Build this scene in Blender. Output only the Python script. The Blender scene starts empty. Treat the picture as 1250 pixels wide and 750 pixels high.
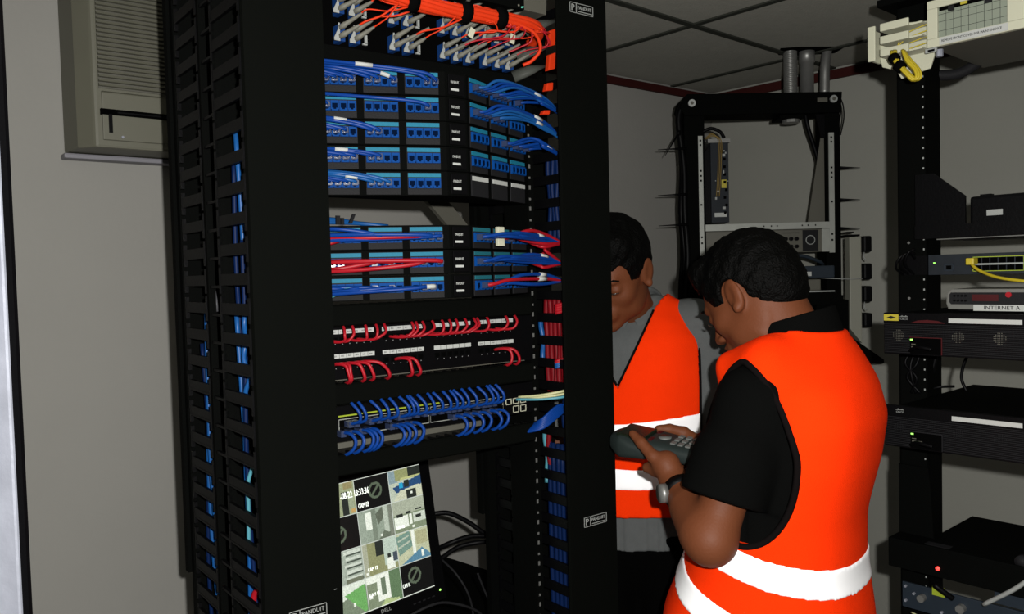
import bpy, bmesh, math, random
import numpy as np
from mathutils import Vector, Matrix, Euler
R = math.radians
random.seed(7)
sc = bpy.context.scene
COL = sc.collection
# ------------------------------------------------------------------ camera, world, light, exposure
cam_d = bpy.data.cameras.new('camera'); cam = bpy.data.objects.new('camera', cam_d); COL.objects.link(cam)
cam_d.sensor_width = 36; cam_d.lens = 28.8; cam_d.clip_start = 0.02
cam.location = (0, 0, 1.55)
cam.rotation_euler = (Matrix.Rotation(R(90 - 2.2), 3, 'X') @ Matrix.Rotation(R(-1.5), 3, 'Z')).to_euler()
sc.camera = cam
w = bpy.data.worlds.new('world'); sc.world = w; w.use_nodes = True
w.node_tree.nodes['Background'].inputs[0].default_value = (0.85, 1.0, 0.95, 1)
w.node_tree.nodes['Background'].inputs[1].default_value = 0.010
# the camera's own flash, a hand's breadth above and right of the lens
fl_d = bpy.data.lights.new('camera_flash', 'POINT'); fl = bpy.data.objects.new('camera_flash', fl_d); COL.objects.link(fl)
fl_d.energy = 160; fl_d.shadow_soft_size = 0.012; fl_d.color = (1.0, 0.985, 0.95); fl.location = (0.065, -0.02, 1.60)
sc.view_settings.view_transform = 'Standard'; sc.view_settings.look = 'None'
sc.view_settings.exposure = 0.0; sc.view_settings.gamma = 1.0; sc.view_settings.use_curve_mapping = False

# ------------------------------------------------------------------ materials
def mat(name, col, rough=0.5, metal=0.0, spec=0.5, bump=0.0, bscale=60.0, var=0.0, vscale=8.0, emit=None, estr=1.0, trans=0.0, alpha=1.0, coat=0.0):
    m = bpy.data.materials.new(name); m.use_nodes = True
    nt = m.node_tree; b = nt.nodes['Principled BSDF']
    b.inputs['Base Color'].default_value = (*col, 1); b.inputs['Roughness'].default_value = rough
    b.inputs['Metallic'].default_value = metal; b.inputs['Specular IOR Level'].default_value = spec
    b.inputs['Transmission Weight'].default_value = trans; b.inputs['Alpha'].default_value = alpha
    b.inputs['Coat Weight'].default_value = coat
    if emit: b.inputs['Emission Color'].default_value = (*emit, 1); b.inputs['Emission Strength'].default_value = estr
    tc = nt.nodes.new('ShaderNodeTexCoord')
    if bump > 0:
        n = nt.nodes.new('ShaderNodeTexNoise'); n.inputs['Scale'].default_value = bscale; n.inputs['Detail'].default_value = 4
        bp = nt.nodes.new('ShaderNodeBump'); bp.inputs['Strength'].default_value = bump; bp.inputs['Distance'].default_value = 0.004
        nt.links.new(tc.outputs['Object'], n.inputs['Vector']); nt.links.new(n.outputs['Fac'], bp.inputs['Height']); nt.links.new(bp.outputs['Normal'], b.inputs['Normal'])
    if var > 0:
        n2 = nt.nodes.new('ShaderNodeTexNoise'); n2.inputs['Scale'].default_value = vscale; n2.inputs['Detail'].default_value = 5
        mx = nt.nodes.new('ShaderNodeMix'); mx.data_type = 'RGBA'
        mx.inputs[6].default_value = (*[c * (1 - var) for c in col], 1); mx.inputs[7].default_value = (*[min(1, c * (1 + var)) for c in col], 1)
        nt.links.new(tc.outputs['Object'], n2.inputs['Vector']); nt.links.new(n2.outputs['Fac'], mx.inputs[0]); nt.links.new(mx.outputs[2], b.inputs['Base Color'])
    return m
M = {}
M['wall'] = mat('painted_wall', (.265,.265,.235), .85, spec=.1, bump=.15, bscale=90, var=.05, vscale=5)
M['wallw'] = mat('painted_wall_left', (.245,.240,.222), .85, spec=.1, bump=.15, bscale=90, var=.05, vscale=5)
M['ceil'] = mat('ceiling_tile_board', (.30,.295,.26), .95, spec=.05, bump=.3, bscale=160, var=.08, vscale=30)
M['cgrid'] = mat('ceiling_grid_metal', (.03,.032,.026), .7, spec=.1)
M['trim'] = mat('dark_red_trim_paint', (.035,.007,.006), .7, spec=.1, var=.2)
M['floor'] = mat('floor_vinyl', (.16, .15, .14), .5, var=.15)
M['black'] = mat('black_powder_coat', (.0015,.0017,.0015), .75, spec=.025, bump=.25, bscale=400)
M['blackd'] = mat('black_recess', (.0008,.0008,.0008), .9, spec=.02)
M['blackp'] = mat('black_gloss_plastic', (.0016,.0016,.0019), .45, spec=.08, bump=.1, bscale=200)
M['cover'] = mat('black_cover_panel', (.0019,.0022,.0018), .75, spec=.02, bump=.12, bscale=300, var=.12, vscale=3)
M['dgrey'] = mat('dark_grey_plastic', (.011,.011,.012), .6, spec=.08, bump=.2, bscale=500)
M['white'] = mat('white_label', (.36,.37,.355), .7, spec=.2)
M['silver'] = mat('silver_print', (.24,.25,.24), .5)
M['zinc'] = mat('zinc_plated_steel', (.22,.22,.21), .42, metal=.65, var=.15, vscale=40)
M['rail'] = mat('bare_aluminium_rail', (.30,.31,.285), .5, metal=.35, var=.12, vscale=30)
M['chrome'] = mat('brushed_bright_steel', (.22,.23,.27), .5, metal=.25, var=.35, vscale=18, bump=.2)
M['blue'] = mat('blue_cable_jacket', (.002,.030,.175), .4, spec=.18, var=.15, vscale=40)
M['blued'] = mat('shaded_blue_jacket', (.0015,.009,.045), .5, spec=.10)  # darker copy of the blue jacket, manager shade put into the colour
M['redd'] = mat('shaded_red_jacket', (.13,.003,.006), .5, spec=.12)  # red jacket copy darkened to carry the shade inside the manager
M['bluel'] = mat('light_blue_cable_jacket', (.006,.062,.21), .4, spec=.25)
M['cyanc'] = mat('pale_cyan_cable_jacket', (.06,.22,.27), .4, spec=.3)
M['red'] = mat('red_cable_jacket', (.27,.005,.011), .45, spec=.25, var=.1)
M['orange'] = mat('orange_fibre_jacket', (.50,.026,.003), .6, spec=.2, var=.12, vscale=60)
M['yellow'] = mat('yellow_fibre_jacket', (.40,.31,.012), .55)
M['yellowc'] = mat('pale_yellow_fibre', (.38,.38,.20), .5)
M['jack'] = mat('blue_jack_plastic', (.002,.040,.180), .6, spec=.05)
M['cyan'] = mat('cyan_port_label', (.008,.125,.20), .6, spec=.15, var=.15, vscale=200)
M['clear'] = mat('clear_plug_plastic', (.025,.035,.075), .2, spec=.5, coat=.2)
M['boot'] = mat('grey_connector_boot', (.115,.112,.092), .6, spec=.2)
M['bootd'] = mat('dark_grey_boot', (.045,.048,.042), .6, spec=.2)
M['velcro'] = mat('black_velcro', (.0015,.0015,.0015), .95, spec=.02, bump=.5)
M['fibblue'] = mat('blue_fibre_adapter', (.005,.030,.125), .5, spec=.2)
M['cream'] = mat('cream_plastic', (.42,.42,.32), .5, spec=.3, bump=.05)
M['acplastic'] = mat('aged_cream_plastic', (.108,.106,.080), .5, spec=.3, var=.08)
M['lavender'] = mat('pale_frame_paint', (.17,.165,.185), .6)
M['gunmetal'] = mat('grey_metal', (.085,.082,.066), .5, metal=.2, var=.1)
M['steelblue'] = mat('blue_grey_casing', (.012,.018,.026), .5, spec=.25, var=.2)
M['pcb'] = mat('dark_equipment_face', (.010,.013,.017), .55, spec=.2, var=.3, vscale=60)
M['yl'] = mat('yellow_sticker', (.36,.30,.02), .6)
M['lime'] = mat('lime_sticker', (.24,.30,.012), .6)
M['glow_g'] = mat('green_led', (.1, .6, .1), .4, emit=(.45, 1, .15), estr=1.6)
M['glow_r'] = mat('red_led', (.6, .02, .02), .4, emit=(1, .04, .03), estr=3.0)
M['maroon'] = mat('maroon_plastic', (.045,.004,.005), .5, spec=.2)
M['modem'] = mat('grey_modem_plastic', (.115,.115,.105), .5)
M['orangevest'] = mat('orange_vest_fabric', (.80,.030,.001), .9, spec=.05, bump=.35, bscale=700, var=.05, vscale=20)
M['piping'] = mat('dark_piping', (.004,.003,.003), .9, spec=.03)
M['retro'] = mat('reflective_tape', (.98,.98,1.0), .4, spec=.6)
M['shirtb'] = mat('black_shirt_cotton', (.0020,.0021,.0020), .95, spec=.03, bump=.4, bscale=900)
M['shirtg'] = mat('grey_shirt_cotton', (.085,.090,.090), .95, spec=.05, bump=.4, bscale=900, var=.12, vscale=60)
M['trous'] = mat('black_trousers', (.001,.001,.001), .95, spec=.02)
M['shoe'] = mat('black_shoe_leather', (.01, .01, .01), .5)
M['skin'] = mat('tanned_skin', (.105,.031,.0115), .6, spec=.2, bump=.12, bscale=260, var=.12, vscale=14)
M['hair'] = mat('black_hair', (.0009,.0009,.0008), .55, spec=.06, bump=.8, bscale=260)
M['eye'] = mat('dark_eye', (.03, .02, .015), .2)
M['lip'] = mat('lips', (.08,.018,.012), .5)
M['tester'] = mat('grey_green_rubber', (.013,.019,.018), .55, spec=.25)
M['testkey'] = mat('grey_keys', (.09,.095,.09), .55)
M['lcd'] = mat('lcd_glass', (.008,.012,.007), .2, spec=.5)
M['screenb'] = mat('monitor_bezel', (.0015,.0015,.0017), .45, spec=.12)

# ------------------------------------------------------------------ frames and mesh helpers
def ray(px, py):
    mw = cam.rotation_euler.to_matrix()
    return mw @ Vector(((px - 625) / 1000, -(py - 375) / 1000, -1))
def at(px, py, Y):                      # world point seen at a pixel at depth Y (1 unit of Y = 1 m)
    d = ray(px, py); return Vector((0, 0, 1.55)) + d * (Y / d.y)
class Frame:
    def __init__(s, x, y, phi): s.M = Matrix.Translation((x, y, 0)) @ Matrix.Rotation(R(phi), 4, 'Z'); s.I = s.M.inverted()
    def on(s, px, py, v=0.0):           # the point of the plane v = const seen at a pixel, in frame coordinates
        o = s.I @ Vector((0, 0, 1.55)); d = s.I.to_3x3() @ ray(px, py)
        return o + d * ((v - o.y) / d.y)
W0 = Frame(0, 0, 0)
class MB:
    def __init__(s): s.v = []; s.f = []; s.m = []; s.smooth = False; s.flat = None
    def quad(s, pts, m=0):
        b = len(s.v); s.v += [tuple(p) for p in pts]; s.f.append(tuple(range(b, b + len(pts)))); s.m.append(m); return s
    def box(s, u0, u1, v0, v1, z0, z1, m=0, X=None):
        b = len(s.v); P = [(u, v, z) for z in (z0, z1) for v in (v0, v1) for u in (u0, u1)]
        if X is not None: P = [tuple(X @ Vector(p)) for p in P]
        s.v += P
        for q in ((0, 2, 3, 1), (4, 5, 7, 6), (0, 1, 5, 4), (2, 6, 7, 3), (0, 4, 6, 2), (1, 3, 7, 5)): s.f.append(tuple(b + i for i in q)); s.m.append(m)
        return s
    def prism(s, pts, a, b_, m=0, axis=1, X=None):   # polygon pts swept along axis (0 u, 1 v, 2 z) from a to b_
        n = len(pts); base = len(s.v)
        for t in (a, b_):
            for (p, q) in pts:
                P = (t, p, q) if axis == 0 else (p, t, q) if axis == 1 else (p, q, t)
                s.v.append(tuple(X @ Vector(P)) if X is not None else P)
        s.f.append(tuple(base + i for i in range(n))); s.f.append(tuple(base + n + i for i in reversed(range(n)))); s.m += [m, m]
        for i in range(n):
            j = (i + 1) % n; s.f.append((base + j, base + i, base + n + i, base + n + j)); s.m.append(m)
        return s
    def tube(s, path, r, n=8, m=0, caps=True, flat=1.0):
        P = [Vector(p) for p in path]; base = len(s.v); k = len(P)
        rr = r if isinstance(r, (list, tuple)) else [r] * k
        nrm = None
        for i in range(k):
            t = (P[min(i + 1, k - 1)] - P[max(i - 1, 0)])
            t = t.normalized() if t.length > 1e-9 else Vector((0, 0, 1))
            if nrm is None: nrm = t.orthogonal().normalized()
            else:
                nrm = nrm - t * nrm.dot(t); nrm = nrm.normalized() if nrm.length > 1e-6 else t.orthogonal().normalized()
            bn = t.cross(nrm)
            for j in range(n):
                a = 2 * math.pi * j / n; s.v.append(tuple(P[i] + (nrm * math.cos(a) + bn * math.sin(a) * flat) * rr[i]))
        for i in range(k - 1):
            for j in range(n):
                j2 = (j + 1) % n; s.f.append((base + i * n + j, base + i * n + j2, base + (i + 1) * n + j2, base + (i + 1) * n + j)); s.m.append(m)
        if caps:
            s.f.append(tuple(base + j for j in reversed(range(n)))); s.f.append(tuple(base + (k - 1) * n + j for j in range(n))); s.m += [m, m]
        s.smooth = True
        return s
    def cyl(s, a, b, r, n=12, m=0, r2=None): sm = s.smooth; s.tube([a, b], [r, r if r2 is None else r2], n, m); s.smooth = sm; return s
    def mesh(s, name, mats, off=(0, 0, 0)):
        me = bpy.data.meshes.new(name); o = off
        me.from_pydata([(x - o[0], y - o[1], z - o[2]) for x, y, z in s.v], [], s.f)
        mats = mats if isinstance(mats, (list, tuple)) else [mats]
        for q in mats: me.materials.append(q)
        if len(mats) > 1: me.polygons.foreach_set('material_index', s.m)
        if s.smooth: me.polygons.foreach_set('use_smooth', [True] * len(s.f))
        me.update(); return me
def bm_fix(me, bevel=0.0, smooth_ang=None):
    bm = bmesh.new(); bm.from_mesh(me); bmesh.ops.recalc_face_normals(bm, faces=bm.faces)
    if bevel > 0:
        bmesh.ops.bevel(bm, geom=[e for e in bm.edges if len(e.link_faces) == 2 and e.calc_face_angle(0) > .6], offset=bevel, segments=2, affect='EDGES', profile=.6)
    bm.to_mesh(me); bm.free()
def crv(pts, n=8):                       # Catmull-Rom through points
    P = [Vector(p) for p in pts]; P = [P[0] * 2 - P[1]] + P + [P[-1] * 2 - P[-2]]; out = []
    for i in range(1, len(P) - 2):
        for k in range(n):
            t = k / n; a, b, c, d = P[i - 1], P[i], P[i + 1], P[i + 2]
            out.append(0.5 * ((2 * b) + (c - a) * t + (2 * a - 5 * b + 4 * c - d) * t * t + (3 * b - a - 3 * c + d) * t ** 3))
    out.append(P[-2]); return out
def tag(o, label, cat, group=None, kind=None):
    o['label'] = label; o['category'] = cat
    if group: o['group'] = group
    if kind: o['kind'] = kind
    return o
class T:                                 # a thing: an Empty at its base; parts given in frame coordinates
    def __init__(s, name, label, cat, fr=W0, off=(0, 0, 0), group=None):
        s.o = bpy.data.objects.new(name, None); COL.objects.link(s.o); s.off = Vector(off); s.fr = fr
        s.o.matrix_world = fr.M @ Matrix.Translation(off); s.o.empty_display_size = .05
        tag(s.o, label, cat, group)
    def part(s, name, mb, mats, parent=None, bevel=0.0, label=None):
        me = mb.mesh(name, mats, s.off); bm_fix(me, bevel)
        o = bpy.data.objects.new(name, me); COL.objects.link(o); o.parent = parent or s.o
        if label: o['label'] = label
        return o
    def inst(s, name, me, loc, rot=(0, 0, 0), parent=None, scale=None, label=None):  # shared mesh; loc in frame coordinates; parent parts sit at the thing's origin
        o = bpy.data.objects.new(name, me); COL.objects.link(o); o.parent = parent or s.o
        o.location = Vector(loc) - s.off; o.rotation_euler = rot
        if scale: o.scale = scale
        if label: o['label'] = label
        return o
    def text(s, body, size, X, m, parent=None, name='lettering', ext=.0003, sx=1.0, align='LEFT', label=None):
        me = text_mesh(body, size, ext, sx, align); me = me.copy(); me.materials.clear(); me.materials.append(m)
        o = bpy.data.objects.new(name, me); COL.objects.link(o); o.parent = parent or s.o
        o.matrix_local = Matrix.Translation(-s.off) @ X
        if label: o['label'] = label
        return o
_tc = {}
def text_mesh(body, size, ext, sx, align):
    k = (body, size, ext, sx, align)
    if k in _tc: return _tc[k]
    cu = bpy.data.curves.new('txt', 'FONT'); cu.body = body; cu.size = size; cu.extrude = ext; cu.align_x = align; cu.align_y = 'CENTER'; cu.resolution_u = 2
    o = bpy.data.objects.new('txt', cu); COL.objects.link(o)
    dg = bpy.context.evaluated_depsgraph_get(); me = bpy.data.meshes.new_from_object(o.evaluated_get(dg))
    me.transform(Matrix.Diagonal((sx, 1, 1, 1)))
    bpy.data.objects.remove(o); bpy.data.curves.remove(cu); _tc[k] = me; return me
def face_front(u, v, z, yaw=0.0):        # text lying in a plane facing -v (towards the viewer), reading along +u
    return Matrix.Translation((u, v, z)) @ Matrix.Rotation(R(yaw), 4, 'Z') @ Matrix.Rotation(R(90), 4, 'X')
def solo(name, mb, mats, label, cat, fr=W0, group=None, bevel=0.0, kind=None, base=None):   # a thing that is one mesh
    if base is None:
        a = np.array(mb.v); base = (a[:, 0].mean(), a[:, 1].mean(), a[:, 2].min())
    me = mb.mesh(name, mats, base); bm_fix(me, bevel)
    o = bpy.data.objects.new(name, me); COL.objects.link(o); o.matrix_world = fr.M @ Matrix.Translation(base)
    o['_b'] = list(base)
    if kind == 'structure': o['kind'] = kind
    else: tag(o, label, cat, group, kind)
    return o
def sub(o, name, mb, mats, label=None, bevel=0.0):   # part of a solo thing, frame coordinates
    me = mb.mesh(name, mats, o['_b']); bm_fix(me, bevel)
    c = bpy.data.objects.new(name, me); COL.objects.link(c); c.parent = o
    if label: c['label'] = label
    return c
R1 = Frame(-.39628, 1.25, 38)            # big rack: u along its face to the right, v into the rack
R2 = Frame(.87396, 1.85, -49)            # right hand rack
CX, CY, CH = .86612, 3.5, 2.2888         # far room corner and ceiling height
WL = Frame(CX, CY, 39); WR = Frame(CX, CY, -47)
Z = (0, 0, 1)
# ------------------------------------------------------------------ the room
def struct(name, mb, m, fr=W0, bevel=0): return solo(name, mb, m, None, None, fr, kind='structure', base=(0, 0, 0), bevel=bevel)
struct('floor', MB().box(-3.4, 3.4, -1.6, 4.6, -.05, 0), M['floor'])
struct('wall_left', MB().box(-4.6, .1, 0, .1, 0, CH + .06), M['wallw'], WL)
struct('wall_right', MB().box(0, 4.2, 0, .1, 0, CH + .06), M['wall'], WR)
struct('trim_1', MB().box(-4.6, -.012, -.014, 0, CH - .028, CH), M['trim'], WL)
struct('trim_2', MB().box(.012, 4.2, -.014, 0, CH - .034, CH), M['trim'], WR)
ceil = struct('ceiling', MB().box(-3.4, 3.4, -1.6, 4.6, CH + .03, CH + .07), M['cgrid'])
# grid lines: one family A, one family B, found where they cross in the photograph
ga = at(846, 36.5, .739 * 1000 / 294.6); gb = at(969.5, 73.5, .739 * 1000 / 254.5)
dA = Vector((gb.x - ga.x, gb.y - ga.y, 0)).normalized(); dB = Vector((dA.y, -dA.x, 0))
ang = math.degrees(math.atan2(dA.y, dA.x)); GF = Frame(ga.x, ga.y, ang)
tm = MB().box(0.012, .598, .012, .598, 0, .02).mesh('ceiling_tile', M['ceil']); bm_fix(tm, .002)
def inroom(p):
    a = WL.I @ Vector(p); b = WR.I @ Vector(p); return a.y < -.02 and b.y < -.02
def clip_poly(poly, fr):                 # keep the side v < -0.015 of a wall frame
    out = []
    for i in range(len(poly)):
        p, q = poly[i], poly[(i + 1) % len(poly)]
        a = (fr.I @ Vector((p[0], p[1], 0))).y + .016; b = (fr.I @ Vector((q[0], q[1], 0))).y + .016
        if a <= 0: out.append(p)
        if a * b < 0: t = a / (a - b); out.append((p[0] + (q[0] - p[0]) * t, p[1] + (q[1] - p[1]) * t))
    return out
NB = 1.21                                # tiles are long across dA
for i in range(-7, 4):
    for j in range(-3, 4):
        c = [(i * .61 + .009, j * NB + .009), ((i + 1) * .61 - .009, j * NB + .009), ((i + 1) * .61 - .009, (j + 1) * NB - .009), (i * .61 + .009, (j + 1) * NB - .009)]
        wc = [tuple((GF.M @ Vector((a, b, 0)))[:2]) for a, b in c]
        for fr in (WL, WR):
            if wc: wc = clip_poly(wc, fr)
        if len(wc) < 3: continue
        if max(p[1] for p in wc) < -.9 or min(p[0] for p in wc) > 3 or max(p[0] for p in wc) < -3: continue
        mb = MB().prism(wc, CH + .006, CH + .028, axis=2); me = mb.mesh('ceiling_tile', M['ceil']); bm_fix(me)
        o = bpy.data.objects.new('ceiling_tile', me); COL.objects.link(o); o.parent = ceil
tg = MB()
for i in range(-7, 5):
    a = clip_poly([tuple((GF.M @ Vector((i * .61 + s, t, 0)))[:2]) for s, t in ((-.011, -4), (.011, -4), (.011, 4), (-.011, 4))], WL)
    a = clip_poly(a, WR) if a else a
    if len(a) > 2: tg.prism(a, CH + .001, CH + .006, axis=2)
for j in range(-3, 5):
    a = clip_poly([tuple((GF.M @ Vector((t, j * NB + s, 0)))[:2]) for s, t in ((-.011, -5), (.011, -5), (.011, 4), (-.011, 4))], WL)
    a = clip_poly(a, WR) if a else a
    if len(a) > 2: tg.prism(a, CH + .0005, CH + .0055, axis=2)
me = tg.mesh('ceiling_grid', M['cgrid']); bm_fix(me); o = bpy.data.objects.new('ceiling_grid', me); COL.objects.link(o); o.parent = ceil
# ------------------------------------------------------------------ foreground door edge at the left
e0 = at(3, 400, .85); 
X0 = e0.x - .0095
t = T('cabinet_door_edge', 'bright brushed steel edge of an open cabinet door at the far left', 'door edge', W0, (X0, .85, 0))
t.part('steel_strip', MB().box(X0 - .06, X0 + .0145, .85, .859, 0, 2.1), M['chrome'], bevel=.003)
t.part('black_gasket', MB().box(X0 + .0150, X0 + .0215, .852, .858, 0, 2.1), M['blackp'], label='thin black rubber gasket')
# ------------------------------------------------------------------ air conditioner on the left wall
WLA = Frame(0, 0, 0); WLA.M = WL.M @ Matrix.Translation((.028, 0, .012)); WLA.I = WLA.M.inverted()
t = T('air_conditioner', 'cream wall air conditioner with ribbed grille, behind the tall rack at top left', 'air conditioner', WLA, (-2.16, 0, 1.85))
t.part('casing', MB().prism([(-2.492, -.001), (-2.484, -.11), (-2.455, -.15), (-1.85, -.15), (-1.83, -.11), (-1.82, -.001)], 1.852, 2.262, axis=2), M['acplastic'], bevel=.006)
t.part('wall_frame', MB().box(-2.50, -1.80, -.045, -.001, 1.838, 1.850), M['lavender'], bevel=.004, label='pale frame strip under the casing')
t.part('grille_back', MB().box(-2.445, -1.87, -.153, -.150, 1.985, 2.25), M['gunmetal'])
sl = MB().prism([(-.150, 0), (-.162, .001), (-.160, .0058), (-.152, .0068)], -2.445, -1.87, axis=0).mesh('grille_slat', M['acplastic'], (0, 0, 0)); bm_fix(sl)
for k in range(26): t.inst('grille_slat', sl, (0, 0, 1.988 + k * .0100))
t.part('lower_panel', MB().prism([(-.150, 1.868), (-.155, 1.87), (-.158, 1.975), (-.150, 1.98)], -2.44, -1.87, axis=0), M['acplastic'], bevel=.002)
t.part('outlet_slot', MB().box(-2.444, -1.875, -.1605, -.150, 1.925, 1.938), M['blackd'], label='black horizontal outlet slot')
t.part('slot_louvre', MB().box(-2.41, -1.9, -.163, -.159, 1.929, 1.9325), M['blackp'])
t.part('pull_lever', MB().box(-2.428, -2.421, -.162, -.156, 1.885, 1.926), M['blackp'])
t.part('screw', MB().cyl((-2.40, -.155, 1.877), (-2.40, -.159, 1.877), .003), M['chrome'])
# ------------------------------------------------------------------ big rack: rails and vertical cable managers
U = .04445
t = T('equipment_rack', 'tall black two-post frame holding the patch panels and cable managers', 'rack', R1, (.39, .14, 0))
for u0, u1 in ((.138, .149), (.6335, .652)):
    t.part('upright', MB().box(u0, u1, .106, .185, 0, 2.13), M['black'])
t.part('top_bar', MB().box(.138, .652, .11, .18, 2.13, 2.17), M['black'])
t.part('base_plate', MB().box(.138, .652, .05, .26, 0, .02), M['black'])
hm = MB()
for k in range(90):
    if .75 < .02 + k * .0222 < 2.1: hm.box(.6385, .6425, .1045, .106, .02 + k * .0222, .0245 + k * .0222 + (.004 if k % 2 else 0))
o = t.part('rail_mark', hm, mat('rail_marks', (.10, .10, .095), .5)); o['kind'] = 'stuff'
P = .0478
fin = {}
def finger_mesh(d):                     # a finger along +v of length d with a retaining tab at its tip
    mb = MB().box(-.003, .003, 0, d, 0, .0150).box(-.0035, .0025, d - .005, d, -.016, .024).box(-.0035, .0025, d * .0, d * .0 + .006, -.017, .026)
    mb.box(-.0035, .0015, .002, d - .002, -.0035, 0)
    me = mb.mesh('finger', M['blackp']); bm_fix(me); return me
FL = finger_mesh(.122); FR = finger_mesh(-.122); FS = finger_mesh(.062)
def logo(th, u, z, s=1.0, v=-.0012, cut=99):
    # white outlined plate: boxed letter P, the word, and a small line
    mb = MB()
    W_, H_ = .064 * s, .0205 * s
    for a in ((u, u + W_, z, z + .0010), (u, u + W_, z + H_ - .0010, z + H_), (u, u + .0010, z, z + H_), (u + W_ - .0010, u + W_, z, z + H_), (u + .017 * s, u + .0182 * s, z, z + H_)):
        mb.box(a[0], a[1], v, v + .001, a[2], a[3])
    mb.box(u + .0225 * s, u + .061 * s, v, v + .001, z + .0035 * s, z + .0048 * s)
    o = th.part('logo_plate', mb, M['silver'])
    th.text('P', .019 * s, face_front(u + .0035 * s, v + .0008, z + .0098 * s), M['silver'], o, ext=.0004)
    th.text('PANDUIT', .0098 * s, face_front(u + .0208 * s, v + .0008, z + .0120 * s), M['silver'], o, ext=.0004, sx=.93)
def manager(name, label, u0, side, dv=0.0):
    off = (u0 + .068, .19, 0)
    t = T(name, label, 'cable manager', R1, off, 'vertical cable managers')
    ui = u0 + .003 if side < 0 else u0 + .026          # plane of the finger combs that the photo shows
    t.part('cover', MB().prism([(u0 + .004, .012), (u0, .006), (u0 + .002, 0), (u0 + .133, 0), (u0 + .1355, .006), (u0 + .131, .012)], .02, 2.119, axis=2), M['cover'])
    t.part('spine', MB().box(ui - .002, ui + .010, .140, .150, 0, 2.12).box(ui - .002, ui + .010, .205, .215, 0, 2.12).box(u0 + .02, u0 + .115, .172, .178, 0, 2.12), M['black'])
    t.part('hinge_rail', MB().box(ui - .002, ui + .005, .014, .018, 0, 2.12), M['black'])
    t.part('rear_cover', MB().box(u0 - .004, u0 + .13, .372 - dv, .392 - dv, 1.0, 2.12), M['black'])
    t.part('lower_rear_cover', MB().box(u0 + .002, u0 + .13, .355 - dv, .371 - dv, 0.0, 2.12), M['black'])
    br = MB()
    for k in range(45): br.box(ui, ui + .006, .15, .205, .012 + k * P, .0165 + k * P)
    o = t.part('spine_web', br, M['blackp']); o['kind'] = 'stuff'
    for k in range(44):
        z = .02 + k * P
        t.inst('finger', FR, (ui, .140, z)); t.inst('finger', FL if side < 0 else FS, (ui, .215, z))
    return t
mL = manager('cable_manager', 'black vertical cable manager with plain cover, left side of the tall rack', 0, -1)
mR = manager('cable_manager', 'black vertical cable manager with plain cover, right side of the tall rack beside the men', .637, 1, .075)
logo(mR, .669, 2.075); logo(mR, .676, 1.0275); logo(mL, .040, 1.0065)
mL.part('scuff', MB().box(.118, .1225, -.0006, 0, 1.0435, 1.0442), M['silver'], label='small bright scratch')

# ------------------------------------------------------------------ cables
def plug(o, j, d, r=.006, m=None):
    P0 = Vector(j); d = Vector(d).normalized()
    X = d.to_track_quat('Z', 'X').to_matrix().to_4x4(); X.translation = P0
    sub(o, 'plug', MB().box(-.0052, .0052, -.0048, .0048, -.004, .015, X=X).box(-.0035, .0035, -.0065, -.0048, .0, .012, X=X), m or M['clear'], label='clear plastic plug')
def cord(path, m, r, label, cat='cable', group=None, name='patch_cord', fr=R1, n=7, res=8, wrap=None, wl=.016, plugd=None, boot=None):
    pts = crv(path, res); mb = MB().tube(pts, r, n)
    o = solo(name, mb, m, label, cat, fr, group, base=tuple(pts[0]))
    if wrap is not None:
        k = int(wrap * (len(pts) - 1)); L = 0; seg = [pts[k]]
        while L < wl and k < len(pts) - 1: L += (pts[k + 1] - pts[k]).length; k += 1; seg.append(pts[k])
        sub(o, 'cable_label', MB().tube(seg, r * 1.25, n), M['white'], label='white paper wrap label')
    if plugd is not None: plug(o, path[-1], plugd)
    if boot: sub(o, 'boot', MB().tube([Vector(path[-1]) + Vector(plugd).normalized() * x for x in (.008, .03)], [boot, r * 1.05], 6), m)
    return o
# vertical runs inside the managers
VB = [  # (u, v, z0, z1, radius, material, words)
    (.024, .104, .2, 1.62, .0046, 'blue', 'blue'), (.026, .114, .2, 1.80, .0046, 'bluel', 'blue'), (.024, .124, .2, 1.50, .0046, 'bluel', 'blue'), (.028, .132, .2, 1.76, .0046, 'blue', 'blue'), (.022, .096, 1.36, 1.50, .0045, 'bluel', 'blue'),
    (.020, .286, .2, 1.50, .0046, 'bluel', 'blue'), (.022, .298, .2, 1.49, .0046, 'bluel', 'blue'), (.018, .309, .2, 1.44, .0042, 'blue', 'blue')]
for i, (u, v, z0, z1, r, m, wd) in enumerate(VB):
    pth = [(u + .003 * math.sin(i + k * 1.7), v + .006 * math.sin(i * 2.1 + k * 1.1), z0 + (z1 - z0) * k / 9) for k in range(10)]
    cord(pth, M['blued' if m == 'blue' else m], r * .9, 'vertical blue cable seen through the finger slots of the left cable manager, ' + ('front column' if v < .1 else 'rear column'), group='vertical cables in the left cable manager, ' + ('front column' if v < .1 else 'rear column'), name='network_cable', res=5)  # lit cables keep the light jacket, the others take the shaded copy
cord([(.022, .100, .2), (.022, .105, .9), (.02, .100, 1.02), (.03, .09, 1.04)], M['red'], .0055, 'red vertical cable low in the front slots of the left cable manager', name='network_cable')
cord([(.016, .100, 1.12), (.018, .10, 1.18), (.018, .098, 1.22), (.03, .09, 1.26)], M['cyanc'], .0035, 'pale cyan cable in the front slots of the left cable manager', name='network_cable')
cord([(.026, .238, 1.50), (.014, .234, 1.60), (.02, .236, 1.72), (.012, .232, 1.80), (.02, .24, 1.86)], mat('reflection_strand_grey', (.06, .06, .065), .2), .003, 'pale grey strand standing in for reflections, rear slots of the left cable manager', name='network_cable')  # no real cable: added strand painting the reflections on the rear plastic
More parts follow.
